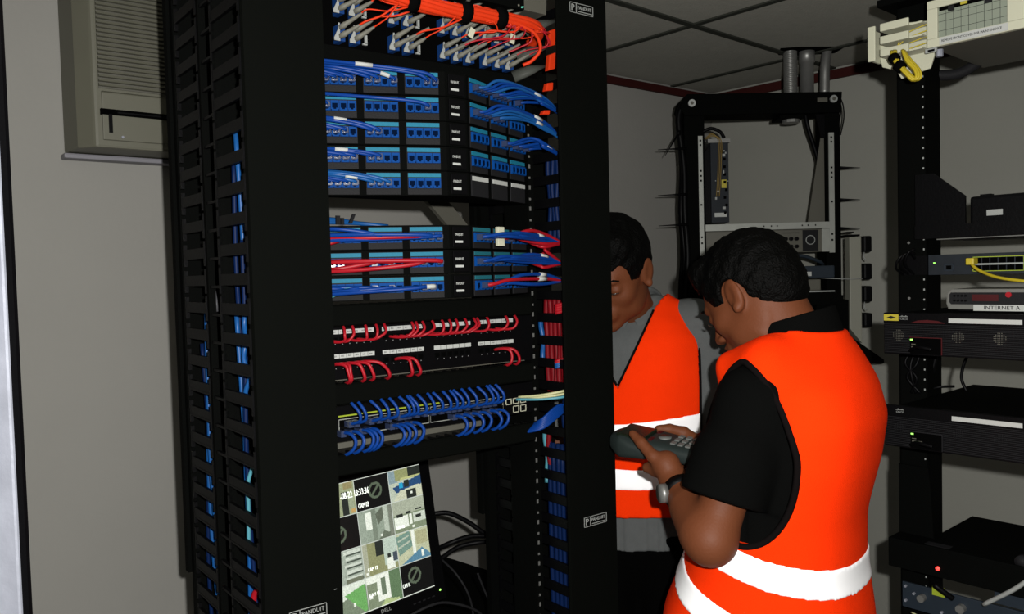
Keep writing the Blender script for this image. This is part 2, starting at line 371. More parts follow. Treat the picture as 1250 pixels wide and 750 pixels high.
def vrun(z0, z1, cols, us, v=.07):
    for i, (c, u) in enumerate(zip(cols, us)):
        wd = {'blue': 'blue', 'red': 'red', 'orange': 'orange', 'cyanc': 'pale cyan', 'bluel': 'blue'}[c]
        where = 'upper' if z0 > 1.55 else 'middle' if z0 > 1.3 else 'lower'
        pth = [(.684 - .0008 * u + .002 * math.sin(i * 1.3 + k), .034 + .0118 * u + .002 * math.sin(i * 2 + k * 1.9), z0 + (z1 - z0) * k / 5) for k in range(6)]
        cord(pth, M[{'blue': 'blued', 'red': 'redd'}.get(c, c)], .0056, f'{wd} vertical cable behind the finger slots of the right cable manager, {where} part', group=f'{wd} vertical cables in the right cable manager, {where} part', name='network_cable', res=4)  # blue and red runs use jacket copies with the shade painted in
vrun(.25, 1.19, ['blue'] * 7, range(7))
vrun(1.10, 1.22, ['cyanc', 'red'], [7, 6.2], .0)
vrun(1.19, 1.33, ['blue', 'blue', 'blue'], [0, 1, 2])
vrun(1.30, 1.50, ['red'] * 7, range(7))
vrun(1.36, 1.46, ['bluel'], [7.4], .06)
vrun(1.62, 1.80, ['blue'] * 3, [4.6, 3.6, 2.6])

ORD = 'first second third fourth fifth sixth seventh eighth ninth tenth eleventh twelfth thirteenth fourteenth fifteenth sixteenth seventeenth eighteenth nineteenth last'.split()
# ------------------------------------------------------------------ angled patch panels with blue jacks
A0 = Vector((.149, .1, 0)); A1 = Vector((.368, .006, 0)); A2 = Vector((.414, .006, 0)); A3 = Vector((.6325, .1, 0))
dL = (A1 - A0).normalized(); nL = Vector((dL.y, -dL.x, 0)); LL = (A1 - A0).length
dR = (A3 - A2).normalized(); nR = Vector((dR.y, -dR.x, 0)); LR = (A3 - A2).length
yL = math.atan2(dL.y, dL.x); yR = math.atan2(dR.y, dR.x)
jm = MB(); jm.box(-.0070, .0070, -.004, 0, -.0088, .0088, 0)
jm.box(-.0046, .0046, -.0043, -.0040, -.0040, .0042, 1).box(-.0022, .0022, -.0043, -.0040, -.0062, -.0040, 1)
jm.box(-.0066, .0066, -.0055, -.004, -.0087, -.0068, 0).box(-.0066, -.0056, -.0055, -.004, -.0087, .006, 0).box(.0056, .0066, -.0055, -.004, -.0087, .006, 0)
JM = jm.mesh('jack', [M['jack'], mat('jack_opening', (.0005, .004, .018), .8, spec=.02)]); bm_fix(JM)
mf = MB().box(0, .0605, -.0025, 0, .0015, .0405, 0); MF = mf.mesh('module_plate', M['dgrey']); bm_fix(MF, .0006)
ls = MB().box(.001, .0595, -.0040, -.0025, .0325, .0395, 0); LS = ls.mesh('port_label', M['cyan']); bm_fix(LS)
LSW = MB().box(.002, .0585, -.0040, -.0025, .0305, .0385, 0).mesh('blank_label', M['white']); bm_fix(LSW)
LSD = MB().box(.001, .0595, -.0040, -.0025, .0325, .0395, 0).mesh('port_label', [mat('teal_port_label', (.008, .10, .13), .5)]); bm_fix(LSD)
rowz = [1.919 - U * (i + 1) for i in range(5)] + [1.6455 - U * (i + 1) for i in range(3)]
rown = ['topmost', 'second', 'third', 'fourth', 'fifth', 'sixth', 'seventh', 'lowest']
HM = .0715
def onL(s, out, z): return A0 + dL * s + nL * out + Vector((0, 0, z))
def onR(s, out, z): return A2 + dR * s + nR * out + Vector((0, 0, z))
def ls_(mod): return .021 + mod * .0725          # start of a left module
def rs_(mod): return .008 + mod * .0745
def jackpos(side, mod, k, z, out=.004):
    s = (ls_(mod) if side == 'L' else rs_(mod)) + .0082 + k * .01465
    return (onL if side == 'L' else onR)(s, out, z + .0215)
for i, z in enumerate(rowz):
    t = T('patch_panel', f'black angled patch panel with blue jacks, {rown[i]} of the eight in the rack' if i != 4 else 'black angled patch panel, fifth of the eight, with blank white labels on its right half', 'patch panel', R1, (.39, .05, z), 'angled patch panels')
    th = .003
    inn = [(A0 + nL * -th), (A1 + (nL * -th)), (A2 + nR * -th), (A3 + nR * -th)]
    body = MB().prism([tuple(p[:2]) for p in (A0, A1, A2, A3)] + [tuple(p[:2]) for p in reversed(inn)], z + .0008, z + U - .0012, axis=2)
    body.prism([tuple(p[:2]) for p in (A0, A1, A2, A3)] + [(.60, .118), (.18, .118)], z + .0002, z + .0012, axis=2)
    t.part('angled_plate', body, M['black'])
    c = t.part('centre_badge', MB().box(.374, .409, .003, .006, z + .003, z + .040), M['blackp'], bevel=.0008)
    t.text('PANDUIT', .0068, face_front(.3785, .0028, z + .026), M['white'], c, sx=.62)
    t.part('badge_strip', MB().box(.3785, .3955, .0022, .003, z + .011, z + .0150), M['white'])
    for side in 'LR':
        for mod in range(3):
            s0 = ls_(mod) if side == 'L' else rs_(mod); f = onL if side == 'L' else onR; ya = yL if side == 'L' else yR
            rot = (0, 0, ya); p = f(s0, 0, z)
            mo = t.inst('jack_module', MF, p, rot)
            blank = (i == 4 and side == 'R')
            def childin(nm, me, loc):
                o = bpy.data.objects.new(nm, me); COL.objects.link(o); o.parent = mo; o.location = loc; return o
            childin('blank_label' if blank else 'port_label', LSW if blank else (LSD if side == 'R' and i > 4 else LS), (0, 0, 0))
            if not blank:
                for k in range(4): childin('jack', JM, (.0082 + k * .01465, -.0022, .0215))
# patch cords into the jacks
ordi = ['first', 'second', 'third', 'fourth']
modn = ['left', 'middle', 'right']
def left_cord(i, mod, k, m, r=.0030, lift=.012, off=.0, wrap=None, wd='blue', start=None, big=None):
    z = rowz[i]; j = jackpos('L', mod, k, z); o_ = .018 + off
    s = (j - A0).dot(dL)
    p1 = onL(s - .002, .026 + off * .5, z + .0225)
    p2 = onL(max(s - .030, .0), .028 + off, z + .0225 + lift * .5)
    p3 = onL(s * .45 - .02, .030 + off, z + .0215 + lift)
    st = start or (.085, .045 - off, z + .018 + lift * .9)
    L = f'{wd} cord, {ordi[k]} port of the {modn[mod]} module, left half of {rown[i]} angled panel'
    cord([st, p3, p2, p1, j + nL * .012], M[m], r, L, group=f'cords on the left half of the {rown[i]} angled panel', wrap=wrap, plugd=None)
    o = bpy.context.scene.collection.objects[-1] if False else None
    return L
def right_cord(i, mod, k, m, r=.0030, lift=.008, off=.0, wrap=None, wd='blue', drop=.03, big=False, endu=.695):
    z = rowz[i]; j = jackpos('R', mod, k, z); s = (j - A2).dot(dR)
    p1 = onR(s + .012, .026 + off * .3, z + .0235)
    p2 = onR(s + .05, .040 + off, z + .024 + lift)
    p3 = Vector((.615, .030 + off * .3, z + .022 + lift - drop * .15))
    p4 = Vector((endu - .02, .045, z + .020 - drop * .45)); p5 = Vector((endu + .012, .06, z + .015 - drop * 1.2))
    L = f'{wd} cord, {ordi[k]} port of the {modn[mod]} module, right half of {rown[i]} angled panel'
    return cord([p5, p4, p3, p2, p1, j + nR * .012], M[m], r, L, group=f'cords on the right half of the {rown[i]} angled panel', wrap=wrap, plugd=nR * -1 if False else None)
def with_plug(fn, side, i, mod, k, m, *a, **kw):
    n0 = len(COL.objects); fn(i, mod, k, m, *a, **kw)
    o = [x for x in COL.objects[n0:] if x.parent is None][0]
    plug(o, jackpos(side, mod, k, rowz[i]), nL if side == 'L' else nR)
def Lc(*a, **k): with_plug(left_cord, 'L', *a, **k)
def Rc(*a, **k): with_plug(right_cord, 'R', *a, **k)
# topmost: a thick blue sheaf from the left
for n, (mod, k) in enumerate(((0, 0), (0, 1), (0, 2), (0, 3), (1, 0), (1, 1), (1, 3), (2, 2), (2, 3))):
    Lc(0, mod, k, 'blue', lift=.006 + .0018 * n, off=.0035 * (n % 3), wrap=.55 if n in (6, ) else .25 if n == 8 else None, r=.0031)
for n, (mod, k) in enumerate(((0, 0), (0, 1), (0, 2), (0, 3), (1, 0), (1, 1), (1, 2), (1, 3), (2, 1))):
    Rc(0, mod, k, 'blue' if n % 3 else 'bluel', lift=.002 + .0035 * (8 - n) / 2, off=.002 * n % .009, wrap=.40 if n in (1, ) else None, drop=.035)
Lc(1, 2, 2, 'blue', lift=.012, r=.0032)
Lc(1, 0, 0, 'blue', lift=.010, r=.0028)
for n, (mod, k) in enumerate(((0, 0), (0, 1), (0, 2), (0, 3), (1, 0), (1, 1))):
    Rc(1, mod, k, 'blue' if n < 2 else 'bluel', lift=.014 - .003 * n, off=.003 * (n % 3), wrap=.42 if n in (0, 3) else None, drop=.05)
for n, (mod, k) in enumerate(((0, 0), (0, 1), (0, 2), (1, 0), (1, 1))):
    Lc(2, mod, k, 'blue', lift=.006 + .003 * n, off=.003 * (n % 2), wrap=.3 if n == 4 else None, r=.0034)
for n, (mod, k) in enumerate(((1, 2), (1, 3), (2, 0), (2, 1), (2, 3))):
    Rc(2, mod, k, 'blue', lift=.012 - .002 * n, off=.004 * (n % 3), wrap=.30 if n == 1 else None, drop=.03)
for n, (mod, k) in enumerate(((0, 0), (0, 1), (0, 2), (0, 3), (1, 0), (1, 1))):
    Lc(3, mod, k, 'blue', lift=.004 + .0012 * n, off=.002 * (n % 3), wrap=.3 if n == 5 else None)
for n, (mod, k) in enumerate(((0, 0), (0, 1), (0, 2), (0, 3), (1, 0), (1, 1), (1, 2))):
    Lc(4, mod, k, 'bluel' if n > 2 else 'blue', lift=.004 + .002 * n, off=.003 * (n % 3), wrap=.42 if n == 4 else None)
for n, (mod, k, c, l) in enumerate(((0, 1, 'red', .008), (0, 3, 'red', -.012), (1, 1, 'blue', .014), (1, 3, 'red', .0), (2, 1, 'red', -.002), (2, 2, 'blue', .004), (2, 3, 'blue', -.004), (0, 0, 'blue', .016), (0, 2, 'blue', -.004))):
    Lc(5, mod, k, c, lift=l, off=.003 * (n % 3), wd='red' if c == 'red' else 'blue', r=.0036)
for n, (mod, k, c, l) in enumerate(((0, 0, 'blue', .004), (0, 1, 'blue', -.002), (1, 0, 'red', .012), (1, 1, 'red', -.008), (0, 2, 'blue', .006), (0, 3, 'blue', .0), (1, 3, 'red', -.014))):
    Rc(5, mod, k, c, lift=l, off=.004 * (n % 3) + (.006 if c == 'blue' else 0), wd='red' if c == 'red' else 'blue', r=.0036, drop=.02, wrap=.4 if n == 4 else None)
for n, (mod, k, c, l) in enumerate(((0, 0, 'red', -.006), (0, 2, 'red', .002), (1, 0, 'red', -.010), (1, 2, 'red', .004), (2, 1, 'red', -.012), (2, 3, 'red', .003), (0, 1, 'blue', .010))):
    Lc(6, mod, k, c, lift=l, off=.003 * (n % 3), wd='red' if c == 'red' else 'blue', r=.0038)
for n, (mod, k, c, l) in enumerate(((0, 0, 'blue', .006), (0, 1, 'blue', .0), (0, 2, 'blue', .004), (0, 3, 'blue', -.004), (1, 0, 'blue', .010), (1, 3, 'red', -.012), (2, 2, 'red', .022))):
    Rc(6, mod, k, c, lift=l, off=.004 * (n % 3), wd='red' if c == 'red' else 'blue', r=.0034, drop=.012, wrap=.38 if n == 4 else None)
for n, (mod, k, c, l) in enumerate(((0, 0, 'blue', -.004), (0, 1, 'blue', .002), (0, 3, 'blue', -.008), (1, 0, 'blue', .003), (1, 2, 'blue', -.004), (2, 1, 'blue', -.006), (2, 2, 'blue', -.002), (0, 2, 'cyanc', -.022))):
    Lc(7, mod, k, c, lift=l, off=.003 * (n % 3), wd='pale cyan' if c == 'cyanc' else 'blue', r=.0034, wrap=.62 if n == 6 else None)
for n, (mod, k, c, l) in enumerate(((0, 1, 'red', .006), (0, 3, 'blue', .014), (1, 0, 'blue', -.004))):
    Rc(7, mod, k, c, lift=l, off=.004 * (n % 3), wd='red' if c == 'red' else 'blue', r=.0036, drop=-.010, wrap=.42 if n < 2 else None)
# white double tag on the sixth panel's right half
q = onR(.058, .03, rowz[5])
t = T('cable_tag', 'pair of folded white cable tags on the right half of the sixth angled panel', 'tag', R1, q)
X = Matrix.Translation(q) @ Matrix.Rotation(yR * .4, 4, 'Z')
t.part('tag_leaf', MB().box(-.008, .009, -.004, .004, .027, .041, X=X), M['cream'], bevel=.001)
t.part('tag_leaf', MB().box(-.008, .009, -.004, .004, .005, .019, X=X), M['cream'], bevel=.001)

# ------------------------------------------------------------------ horizontal managers, straight black panel, switch
def hman(z0, z1, label):
    t = T('horizontal_cable_manager', label, 'cable manager', R1, (.39, .09, z0), 'horizontal cable managers')
    t.part('front_cover', MB().prism([(.070, z0), (.067, z0 + .003), (.067, z1 - .003), (.070, z1), (.078, z1), (.078, z0)], .150, .6085, axis=0), M['cover'])
    t.part('duct_floor', MB().box(.152, .6065, .080, .105, z0, z0 + .002), M['black'])
    fm = MB().box(-.002, .002, .0782, .103, 0, .004).mesh('duct_finger', M['blackp']); bm_fix(fm)
    for k in range(24): t.inst('duct_finger', fm, (.160 + k * .0192, 0, z1 - .004)); 
    return t
hman(1.4690, 1.5075, 'black horizontal cable manager just under the lowest angled panel')
hman(1.3330, 1.3700, 'black horizontal cable manager between the red-corded panel and the switch')
hman(1.2090, 1.2460, 'black horizontal cable manager above the monitor')
t = T('straight_patch_panel', 'black straight patch panel with two rows of white labels and red cords', 'patch panel', R1, (.39, .1, 1.372))
t.part('panel_plate', MB().box(.1495, .632, .098, .102, 1.372, 1.468), M['blackp'])
pj = MB().box(-.0055, .0055, -.0012, 0, -.005, .005, 0).box(-.0042, .0042, -.0016, -.0011, -.0036, .0036, 1).box(-.0008, .0008, -.0018, -.001, -.0085, -.0070, 2)
PJ = pj.mesh('port', [M['black'], M['blackd'], mat('dim_print', (.16, .16, .16), .6)]); bm_fix(PJ)
grp = [(.1745, .2588), (.2756, .3640), (.3870, .4730), (.4908, .5798)]
for zz in (1.4585, 1.4155):
    for gi, (a, b) in enumerate(grp):
        lb = t.part('label_strip', MB().box(a, b, .0965, .098, zz - .0038, zz + .0038), M['white'], bevel=.0004)
        tk = MB()
        for q in range(1, 6): tk.box(a + (b - a) * q / 6 - .0003, a + (b - a) * q / 6 + .0003, .0962, .0966, zz - .0036, zz + .0036)
        t.part('label_tick', tk, M['dgrey'], lb)
        for q in (range(0, 6) if gi != 2 else ()):
            if gi == 3 and q % 2: continue
            t.text(f'{"ABCD"[gi]}0{q + 1}', .0040, face_front(a + (b - a) * (q + .2) / 6, .0963, zz), M['dgrey'], lb, ext=.0001)
        for q in range(6): t.inst('port', PJ, (a + (b - a) * (q + .5) / 6, .098, zz - .014))
t.part('edge_line', MB().box(.1495, .606, .0945, .098, 1.3725, 1.3740), M['gunmetal'])
red_up = [(.1844, .176), (.2016, .184), (.2269, .218), (.248, .236), (.2644, .238), (.3221, .302), (.3308, .311), (.3449, .324), (.3663, .338), (.3881, .374), (.4047, .392), (.4197, .405), (.4406, .420), (.4618, .434), (.4695, .444), (.4932, .480), (.5399, .522), (.5627, .546)]
for i, (ut, ub) in enumerate(red_up):
    o = cord([(ut + .004, .088, 1.478), (ut, .066, 1.466), (ut - .003, .058, 1.455), (ub + .006, .062, 1.4445), (ub - .004, .078, 1.4425), (ub - .012, .096, 1.4440)], M['red'], .0026, f'{ORD[i]} red cord from the left in the upper port row of the straight panel', group='red cords into the upper port row', n=6, res=5)
red_lo = [(.172, .186, 4), (.182, .190, 3), (.196, .214, 5), (.212, .232, 5), (.226, .262, 7), (.300, .312, 3), (.306, .328, 5), (.530, .5452, -4), (.535, .5618, 2)]
for i, (ub, ut, q) in enumerate(red_lo):
    cord([(ub, .096, 1.4010), (ub + .004, .076, 1.404), ((ub + ut) / 2 + .004, .062, 1.4015), (ut, .058, 1.389), (ut + q * .0008, .060, 1.375), (ut + q * .001, .084, 1.366)], M['red'], .0031, f'{ORD[i]} red cord from the left drooping from the lower row of the straight panel', group='red cords from the lower port row', n=6, res=5)
# switch
t = T('network_switch', 'dark network switch with pale outlined ports and blue cords, above the monitor', 'switch', R1, (.39, .1, 1.2545))
t.part('chassis', MB().box(.152, .628, .098, .40, 1.263, 1.326), M['blackp'])
def outline(a, b, z0, z1, m=MB):
    mb = MB(); w_ = .0014
    for q in ((a, b, z0, z0 + w_), (a, b, z1 - w_, z1), (a, a + w_, z0, z1), (b - w_, b, z0, z1)): mb.box(q[0], q[1], .0965, .098, q[2], q[3])
    return mb
sp = MB().box(-.0058, .0058, -.0010, 0, -.0055, .0055, 0).mesh('port', M['blackd']); bm_fix(sp)
for (a, b, n) in ((.183, .283, 8), (.286, .371, 7), (.374, .458, 7), (.461, .549, 7)):
    pg = t.part('port_group', outline(a, b, 1.2725, 1.3035), M['rail'], label='pale outlined port group')
    for r_ in (1.2805, 1.2955):
        for q in range(n): t.inst('port', sp, (a + (b - a) * (q + .5) / n, .0975, r_), parent=pg)
t.part('yellow_line', MB().box(.183, .40, .0968, .098, 1.3075, 1.3100), M['lime'], label='thin yellow legend line')
for a in (.556, .575, .594):
    t.part('uplink_port', outline(a, a + .015, 1.285, 1.297), M['cream']); 
    if a > .56: t.part('uplink_port', outline(a, a + .015, 1.267, 1.281), M['cream'])
t.part('bottom_strip', MB().box(.152, .50, .0930, .098, 1.2525, 1.2625), M['gunmetal'], label='pale grey strip under the ports')
ups = [.2034, .2144, .2435, .2599, .2782, .302, .3123, .321, .3386, .3564, .3744, .3927, .4076, .4208, .434, .4533, .4767, .4926, .5046, .5188]
for i, u in enumerate(ups):
    wob = .003 * math.sin(i * 2.3)
    cord([(u - .010 + wob, .088, 1.342), (u - .008 + wob, .068, 1.334), (u, .056, 1.318), (u + .002, .058, 1.304), (u - .004, .072, 1.2975), (u - .006, .090, 1.2955)], M['blue'], .0030, f'{ORD[i]} blue cord from the left curving down into the switch', group='blue cords into the switch, upper row', n=6, res=5, plugd=(0, -1, 0))
dns = [.1894, .205, .2241, .2322, .2419, .2867, .2986, .3106, .328, .4244, .4416, .4629, .4825, .5065, .5248]
for i, u in enumerate(dns):
    wob = .002 * math.sin(i * 3.1)
    cord([(u - .008, .090, 1.2805), (u - .003, .066, 1.283), (u + .003, .054, 1.274), (u + .002 + wob, .052, 1.262), (u - .004 + wob, .060, 1.250), (u - .010 + wob, .084, 1.240)][::-1], M['blue'], .0032, f'{ORD[i]} blue cord from the left drooping below the switch', group='blue cords from the switch, lower row', n=6, res=5, plugd=(0, -1, 0))
for i, dz in enumerate((.0, .004, -.004)):
    cord([(.70, .03, 1.312 + dz), (.65, .02, 1.306 + dz * 1.5), (.61, .05, 1.3 + dz), (.590 - i * .006, .09, 1.297 + dz * .5)], M['cyanc' if i == 2 else 'yellowc'], .0028, ['pale yellow fibre cord leaving the right end of the switch, middle one', 'pale yellow fibre cord leaving the right end of the switch, upper one', 'pale cyan fibre cord leaving the right end of the switch'][i], name='fibre_cord', res=6)
for i in range(7):
    cord([(.585 + .004 * i, .075, 1.228 + .002 * i), (.61, .045, 1.238 + .003 * i), (.655, .040, 1.262 + .003 * i), (.70 + .002 * i, .055, 1.272 - .003 * i)], M['blue'], .0034, 'blue cable of the sheaf running from the lowest duct into the right cable manager', group='sheaf of blue cables at the right end of the lowest duct', name='network_cable', res=5)
for i in range(5):
    cord([(.655, .055, 1.357 + .003 * i), (.68, .035, 1.362 + .0035 * i), (.715, .05, 1.35 + .003 * i), (.72, .06, 1.33)], M['bluel' if i < 3 else 'red'], .0036, ('blue' if i < 3 else 'red') + ' cable arching through a slot of the right cable manager beside the middle duct', group=('blue' if i < 3 else 'red') + ' cables arching beside the middle duct', name='network_cable', res=5)
for i in range(4):
    cord([(.655, .05, 1.470 + .005 * i), (.675, .028, 1.476 + .005 * i), (.71, .04, 1.47 + .006 * i), (.722, .06, 1.45)], M['red'], .004, 'red cable arching through a slot of the right cable manager beside the upper duct', group='red cables arching beside the upper duct', name='network_cable', res=5)
# blue cables lying on the shelf gap behind the sixth panel
for i in range(3):
    cord([(.12, .15 + .01 * i, 1.652 + .003 * i), (.20, .16, 1.662 - .003 * i), (.27, .16, 1.655), (.32, .14, 1.649)], M['bluel'], .004, 'blue cable lying in the open gap above the sixth angled panel', group='blue cables in the open gap', name='network_cable', res=4)
solo('cable_clip', MB().box(.218, .226, .15, .154, 1.652, 1.668).box(.228, .234, .15, .154, 1.652, 1.664).prism([(.243, 1.654), (.250, 1.654), (.258, 1.672), (.252, 1.672)], .15, .154), M['dgrey'], 'dark plastic clips standing in the open gap above the sixth panel', 'clip', R1)

# ------------------------------------------------------------------ fibre panel on top
FV = .05
t = T('fibre_panel', 'black fibre panel with blue adapters and white latches at the top of the tall rack', 'fibre panel', R1, (.39, .06, 1.945))
t.part('back_plate', MB().box(.1495, .632, FV + .012, FV + .016, 1.92, 2.12), M['blackd'])
t.part('lower_lip', MB().box(.1495, .632, .045, FV + .012, 1.921, 1.944), M['black'])
ad = MB().box(-.0052, .0052, -.012, .012, -.0145, .0145, 0); AD = ad.mesh('adapter', M['fibblue']); bm_fix(AD, .0008)
wt = MB().prism([(-.0115, -.0150), (-.0010, -.0150), (-.0010, .0150), (-.0035, .0150), (-.0045, .004), (-.0115, -.010)], -.0135, -.0120); WT = wt.mesh('latch', M['silver']); bm_fix(WT)
cap = MB().box(-.0008, .0032, -.004, 0, -.006, .009).box(-.005, .003, -.004, 0, -.008, -.005); CAP = cap.mesh('dust_cap', M['silver']); bm_fix(CAP)
cl = [(.179, .2075, .234), (.284, .313, .341), (.389, .418, .446), (.485, .514, .540)]
rz = [1.9660, 2.0120, 2.0580]
fib = []
for ci, cols in enumerate(cl):
    for ri, z in enumerate(rz):
        for k, u in enumerate(cols):
            if k == 2 and ci < 2:
                t.inst('dust_cap', CAP, (u, FV, z - .004)); continue
            t.inst('adapter', AD, (u + .007, FV, z)); t.inst('latch', WT, (u + .007 - .004, FV, z))
            for d in (-.0072, .0072): fib.append((ci, ri, k, u + .003, z + d, 'lower' if d < 0 else 'upper'))
random.seed(3)
bund = [(.150, 2.040), (.191, 2.0085), (.24, 2.000), (.2838, 2.0012), (.3848, 2.0065), (.4574, 2.012), (.5344, 2.012), (.585, 2.010)]
bund = [(.10, -.025, 2.075), (.19, -.025, 2.033), (.2838, -.025, 2.0185), (.334, -.025, 2.0175), (.3848, -.025, 2.0190), (.4574, -.025, 2.0215), (.53, -.024, 2.0225), (.568, -.016, 2.021), (.590, .005, 2.018), (.60, .045, 2.012)]
for i in range(9):
    a = 2 * math.pi * i / 8; ru = 0 if i == 8 else .0105
    pth = [(u, v + ru * math.cos(a + k * .4) * .7, z + ru * .85 * math.sin(a + k * .4)) for k, (u, v, z) in enumerate(bund)]
    cord(pth, M['orange'], .0052, 'orange fibre trunk cable in the strapped bundle across the top panel', group='orange trunk cables in the strapped bundle', name='fibre_cable', res=5, n=8)
for i, u in enumerate((.2830, .3925, .4700)):
    zc = (2.0185, 2.0193, 2.0218)[i]
    solo('hook_strap', MB().tube([(u - .009, -.025, zc), (u + .009, -.025, zc + .0004)], .0195, 14), M['velcro'], f'black hook-and-loop strap around the orange fibre bundle, {["left","middle","right"][i]} one', 'strap', R1, 'straps around the orange bundle')
# connectors: grey boots leaning right, thin orange tails
cn = ['first', 'second', 'third', 'fourth']
for n, (ci, ri, k, u, z, ud) in enumerate(fib):
    if ri == 2 and n % 3 == 0: continue
    L = .044 + .006 * math.sin(n * 1.7); lean = .55 + .15 * ci
    p0 = Vector((u, FV - .010, z)); d = Vector((.45, -.85, .32 + .06 * math.sin(n))).normalized(); p1 = p0 + d * L
    cord_ok = ri < 2 and (n % 2 == 0 or ci in (0, 2))
    mb = MB().tube([p0, p0 + d * .013, p0 + d * .014, p0 + d * .030, p1], [.0052, .0052, .0042, .0036, .0020], 6)
    o = solo('fibre_connector', mb, M['boot'], f'grey fibre connector, {ud} of its pair, {["lowest", "middle", "top"][ri]} row, {["left", "middle", "right"][k]} column, {cn[ci]} adapter group', 'connector', R1, f'fibre connectors of the {cn[ci]} adapter group', base=tuple(p0))
    if cord_ok:
        bt = Vector((min(u + .075 + .03 * math.sin(n * 2.2), .56), -.030, 2.008))
        if ci < 2: mid = (p1 + bt) / 2 + Vector((0, -.006, -.004)); pth = [p1 - d * .006, p1 + d * .012, mid, bt]
        else:
            side = .030 + .012 * math.sin(n * 1.3)
            pth = [p1 - d * .006, p1 + d * .014 + Vector((.010, 0, .004)), (p1 + bt) / 2 + Vector((side, -.015, .0)), bt + Vector((side * .3, -.004, .003)), bt]
        sub(o, 'fibre_tail', MB().tube(crv(pth, 5), .0013 if n % 3 else .0018, 5), M['orange'] if (ci < 2 or n % 2) else M['red'], label='thin orange fibre tail')
cord([(.50, -.03, 2.018), (.545, -.035, 2.005), (.566, -.028, 1.98), (.558, -.012, 1.960), (.545, 0, 1.952)], M['orange'], .0034, 'orange loop hanging below the right end of the fibre bundle', name='fibre_cable')
for u, z, a in ((.412, 1.988, 25), (.505, 1.992, 12)):
    X = Matrix.Translation((u, -.02, z)) @ Matrix.Rotation(R(a), 4, 'Y')
    solo('paper_tag', MB().box(-.0055, .0055, -.0006, .0006, -.010, .008, X=X), M['cream'], 'small cream paper tag hanging from the orange fibres, ' + ('left one' if u < .45 else 'right one'), 'tag', R1, 'paper tags on the orange fibres')
# grey boots and orange fibres in the right manager
for i, (px, py) in enumerate(((660, 30), (650, 62), (646, 86))):
    p = R1.on(px, py, .03)
    solo('cable_spool_clip', MB().tube([p + Vector((-.025, .02, -.012)), p, p + Vector((.035, -.005, .012))], [.016, .014, .004], 8, flat=.6), M['bootd'], f'dark grey rubber clip beside the fibre panel, {["upper", "middle", "lower"][i]} of three', 'clip', R1, 'grey clips beside the fibre panel')
for i, (px, py, h) in enumerate(((671, 48, .022), (671, 77, .022), (668, 107, .011), (664, 138, .006))):
    p = R1.on(px, py, .03)
    solo('orange_fibre_fold', MB().prism([(p.x - .009, p.z - h * .8), (p.x + .010, p.z - h * .5), (p.x + .012, p.z + h), (p.x - .004, p.z + h * .7)], .024, .036), M['orange'], f'fold of orange fibre showing through a slot of the right cable manager, {["top", "second", "third", "lowest"][i]}', 'cable', R1, 'orange fibre folds in the right manager', bevel=.002)
t = T('top_device', 'grey-ended black device above the fibre panel, at the top edge', 'device', R1, (.55, .02, 2.04))
a = R1.on(640, 12, -.0); 
t.part('case', MB().box(.30, a.x, -.0, .35, a.z, a.z + .05), M['black']); t.part('end_block', MB().box(a.x, a.x + .055, -.0, .3, a.z, a.z + .05), M['gunmetal'])
t.part('status_lamp', MB().tube([(a.x - .008, -.001, a.z + .003), (a.x - .002, -.001, a.z + .005)], .0016, 6), mat('green_glint', (.1, .55, .4), .3))

# ------------------------------------------------------------------ monitor on a shelf behind the rack
MFm = Frame(-.20973, 1.92874, 47)
tilt = R(9)
XM = Matrix.Translation((0, 0, 1.118)) @ Matrix.Rotation(-tilt, 4, 'X')
t = T('monitor', 'black flat monitor showing a grid of security camera pictures', 'monitor', MFm, (-.2, .02, .80))
SW, SH = .376, .283; sx0 = -.030 - SW; sz1 = -.004
def inm(mb): 
    mb.v = [tuple(XM @ Vector(p)) for p in mb.v]; return mb
bz = MB().box(sx0 - .02, 0, .0, .03, -.324, .012)
t.part('casing', inm(bz), M['screenb'], bevel=.003)
t.part('bezel', inm(MB().box(sx0 - .018, sx0, -.004, 0, -.322, .010).box(-.030, -.002, -.004, 0, -.322, .010).box(sx0, -.03, -.004, 0, sz1, .010).box(sx0, -.03, -.004, 0, -.322, sz1 - SH)), M['screenb'])
t.part('stand', MB().box(-.28, -.14, .03, .20, .6805, .692).box(-.225, -.195, .07, .10, .69, .95), M['screenb'])
t.part('power_lamp', inm(MB().box(-.020, -.016, -.005, -.004, -.301, -.297)), M['glow_g'], label='small green power light')
bt = MB()
for k in range(5): bt.box(-.10 + k * .014, -.093 + k * .014, -.0055, -.004, -.309, -.306)
t.part('control_buttons', inm(bt), M['dgrey'])
o = t.text('DELL', .0115, XM @ face_front(-.190, -.0046, -.2965), M['silver'], name='lettering', sx=1.1)
# the picture on the screen, painted into face colours of one fine grid
NX, NY = 208, 160
img = np.zeros((NY, NX, 3)); rs = np.random.RandomState(4)
def rc(x0, x1, y0, y1, c): img[int(y0 * NY):int(y1 * NY), int(x0 * NX):int(x1 * NX)] = c
yy, xx = np.mgrid[0:NY, 0:NX]; xx = xx / NX * 4; yy = yy / NY * 4
def poly(pts, c):                        # pts in cell units
    m_ = np.ones(xx.shape, bool); s = 0
    for i in range(len(pts)):
        (x0, y0), (x1, y1) = pts[i], pts[(i + 1) % len(pts)]
        m_ &= ((x1 - x0) * (yy - y0) - (y1 - y0) * (xx - x0)) >= 0
    img[m_] = c
def P4(cx, cy, l, c): poly([(cx + a, cy + b) for a, b in l], c)
def R4(cx, cy, x0, x1, y0, y1, c): P4(cx, cy, [(x0, y0), (x1, y0), (x1, y1), (x0, y1)], c)
pale = (.50, .56, .44); grn = (.22, .27, .17); dk = (.02, .025, .02); wh = (.85, .9, .78); olive = (.30, .32, .14); mid = (.30, .36, .28)
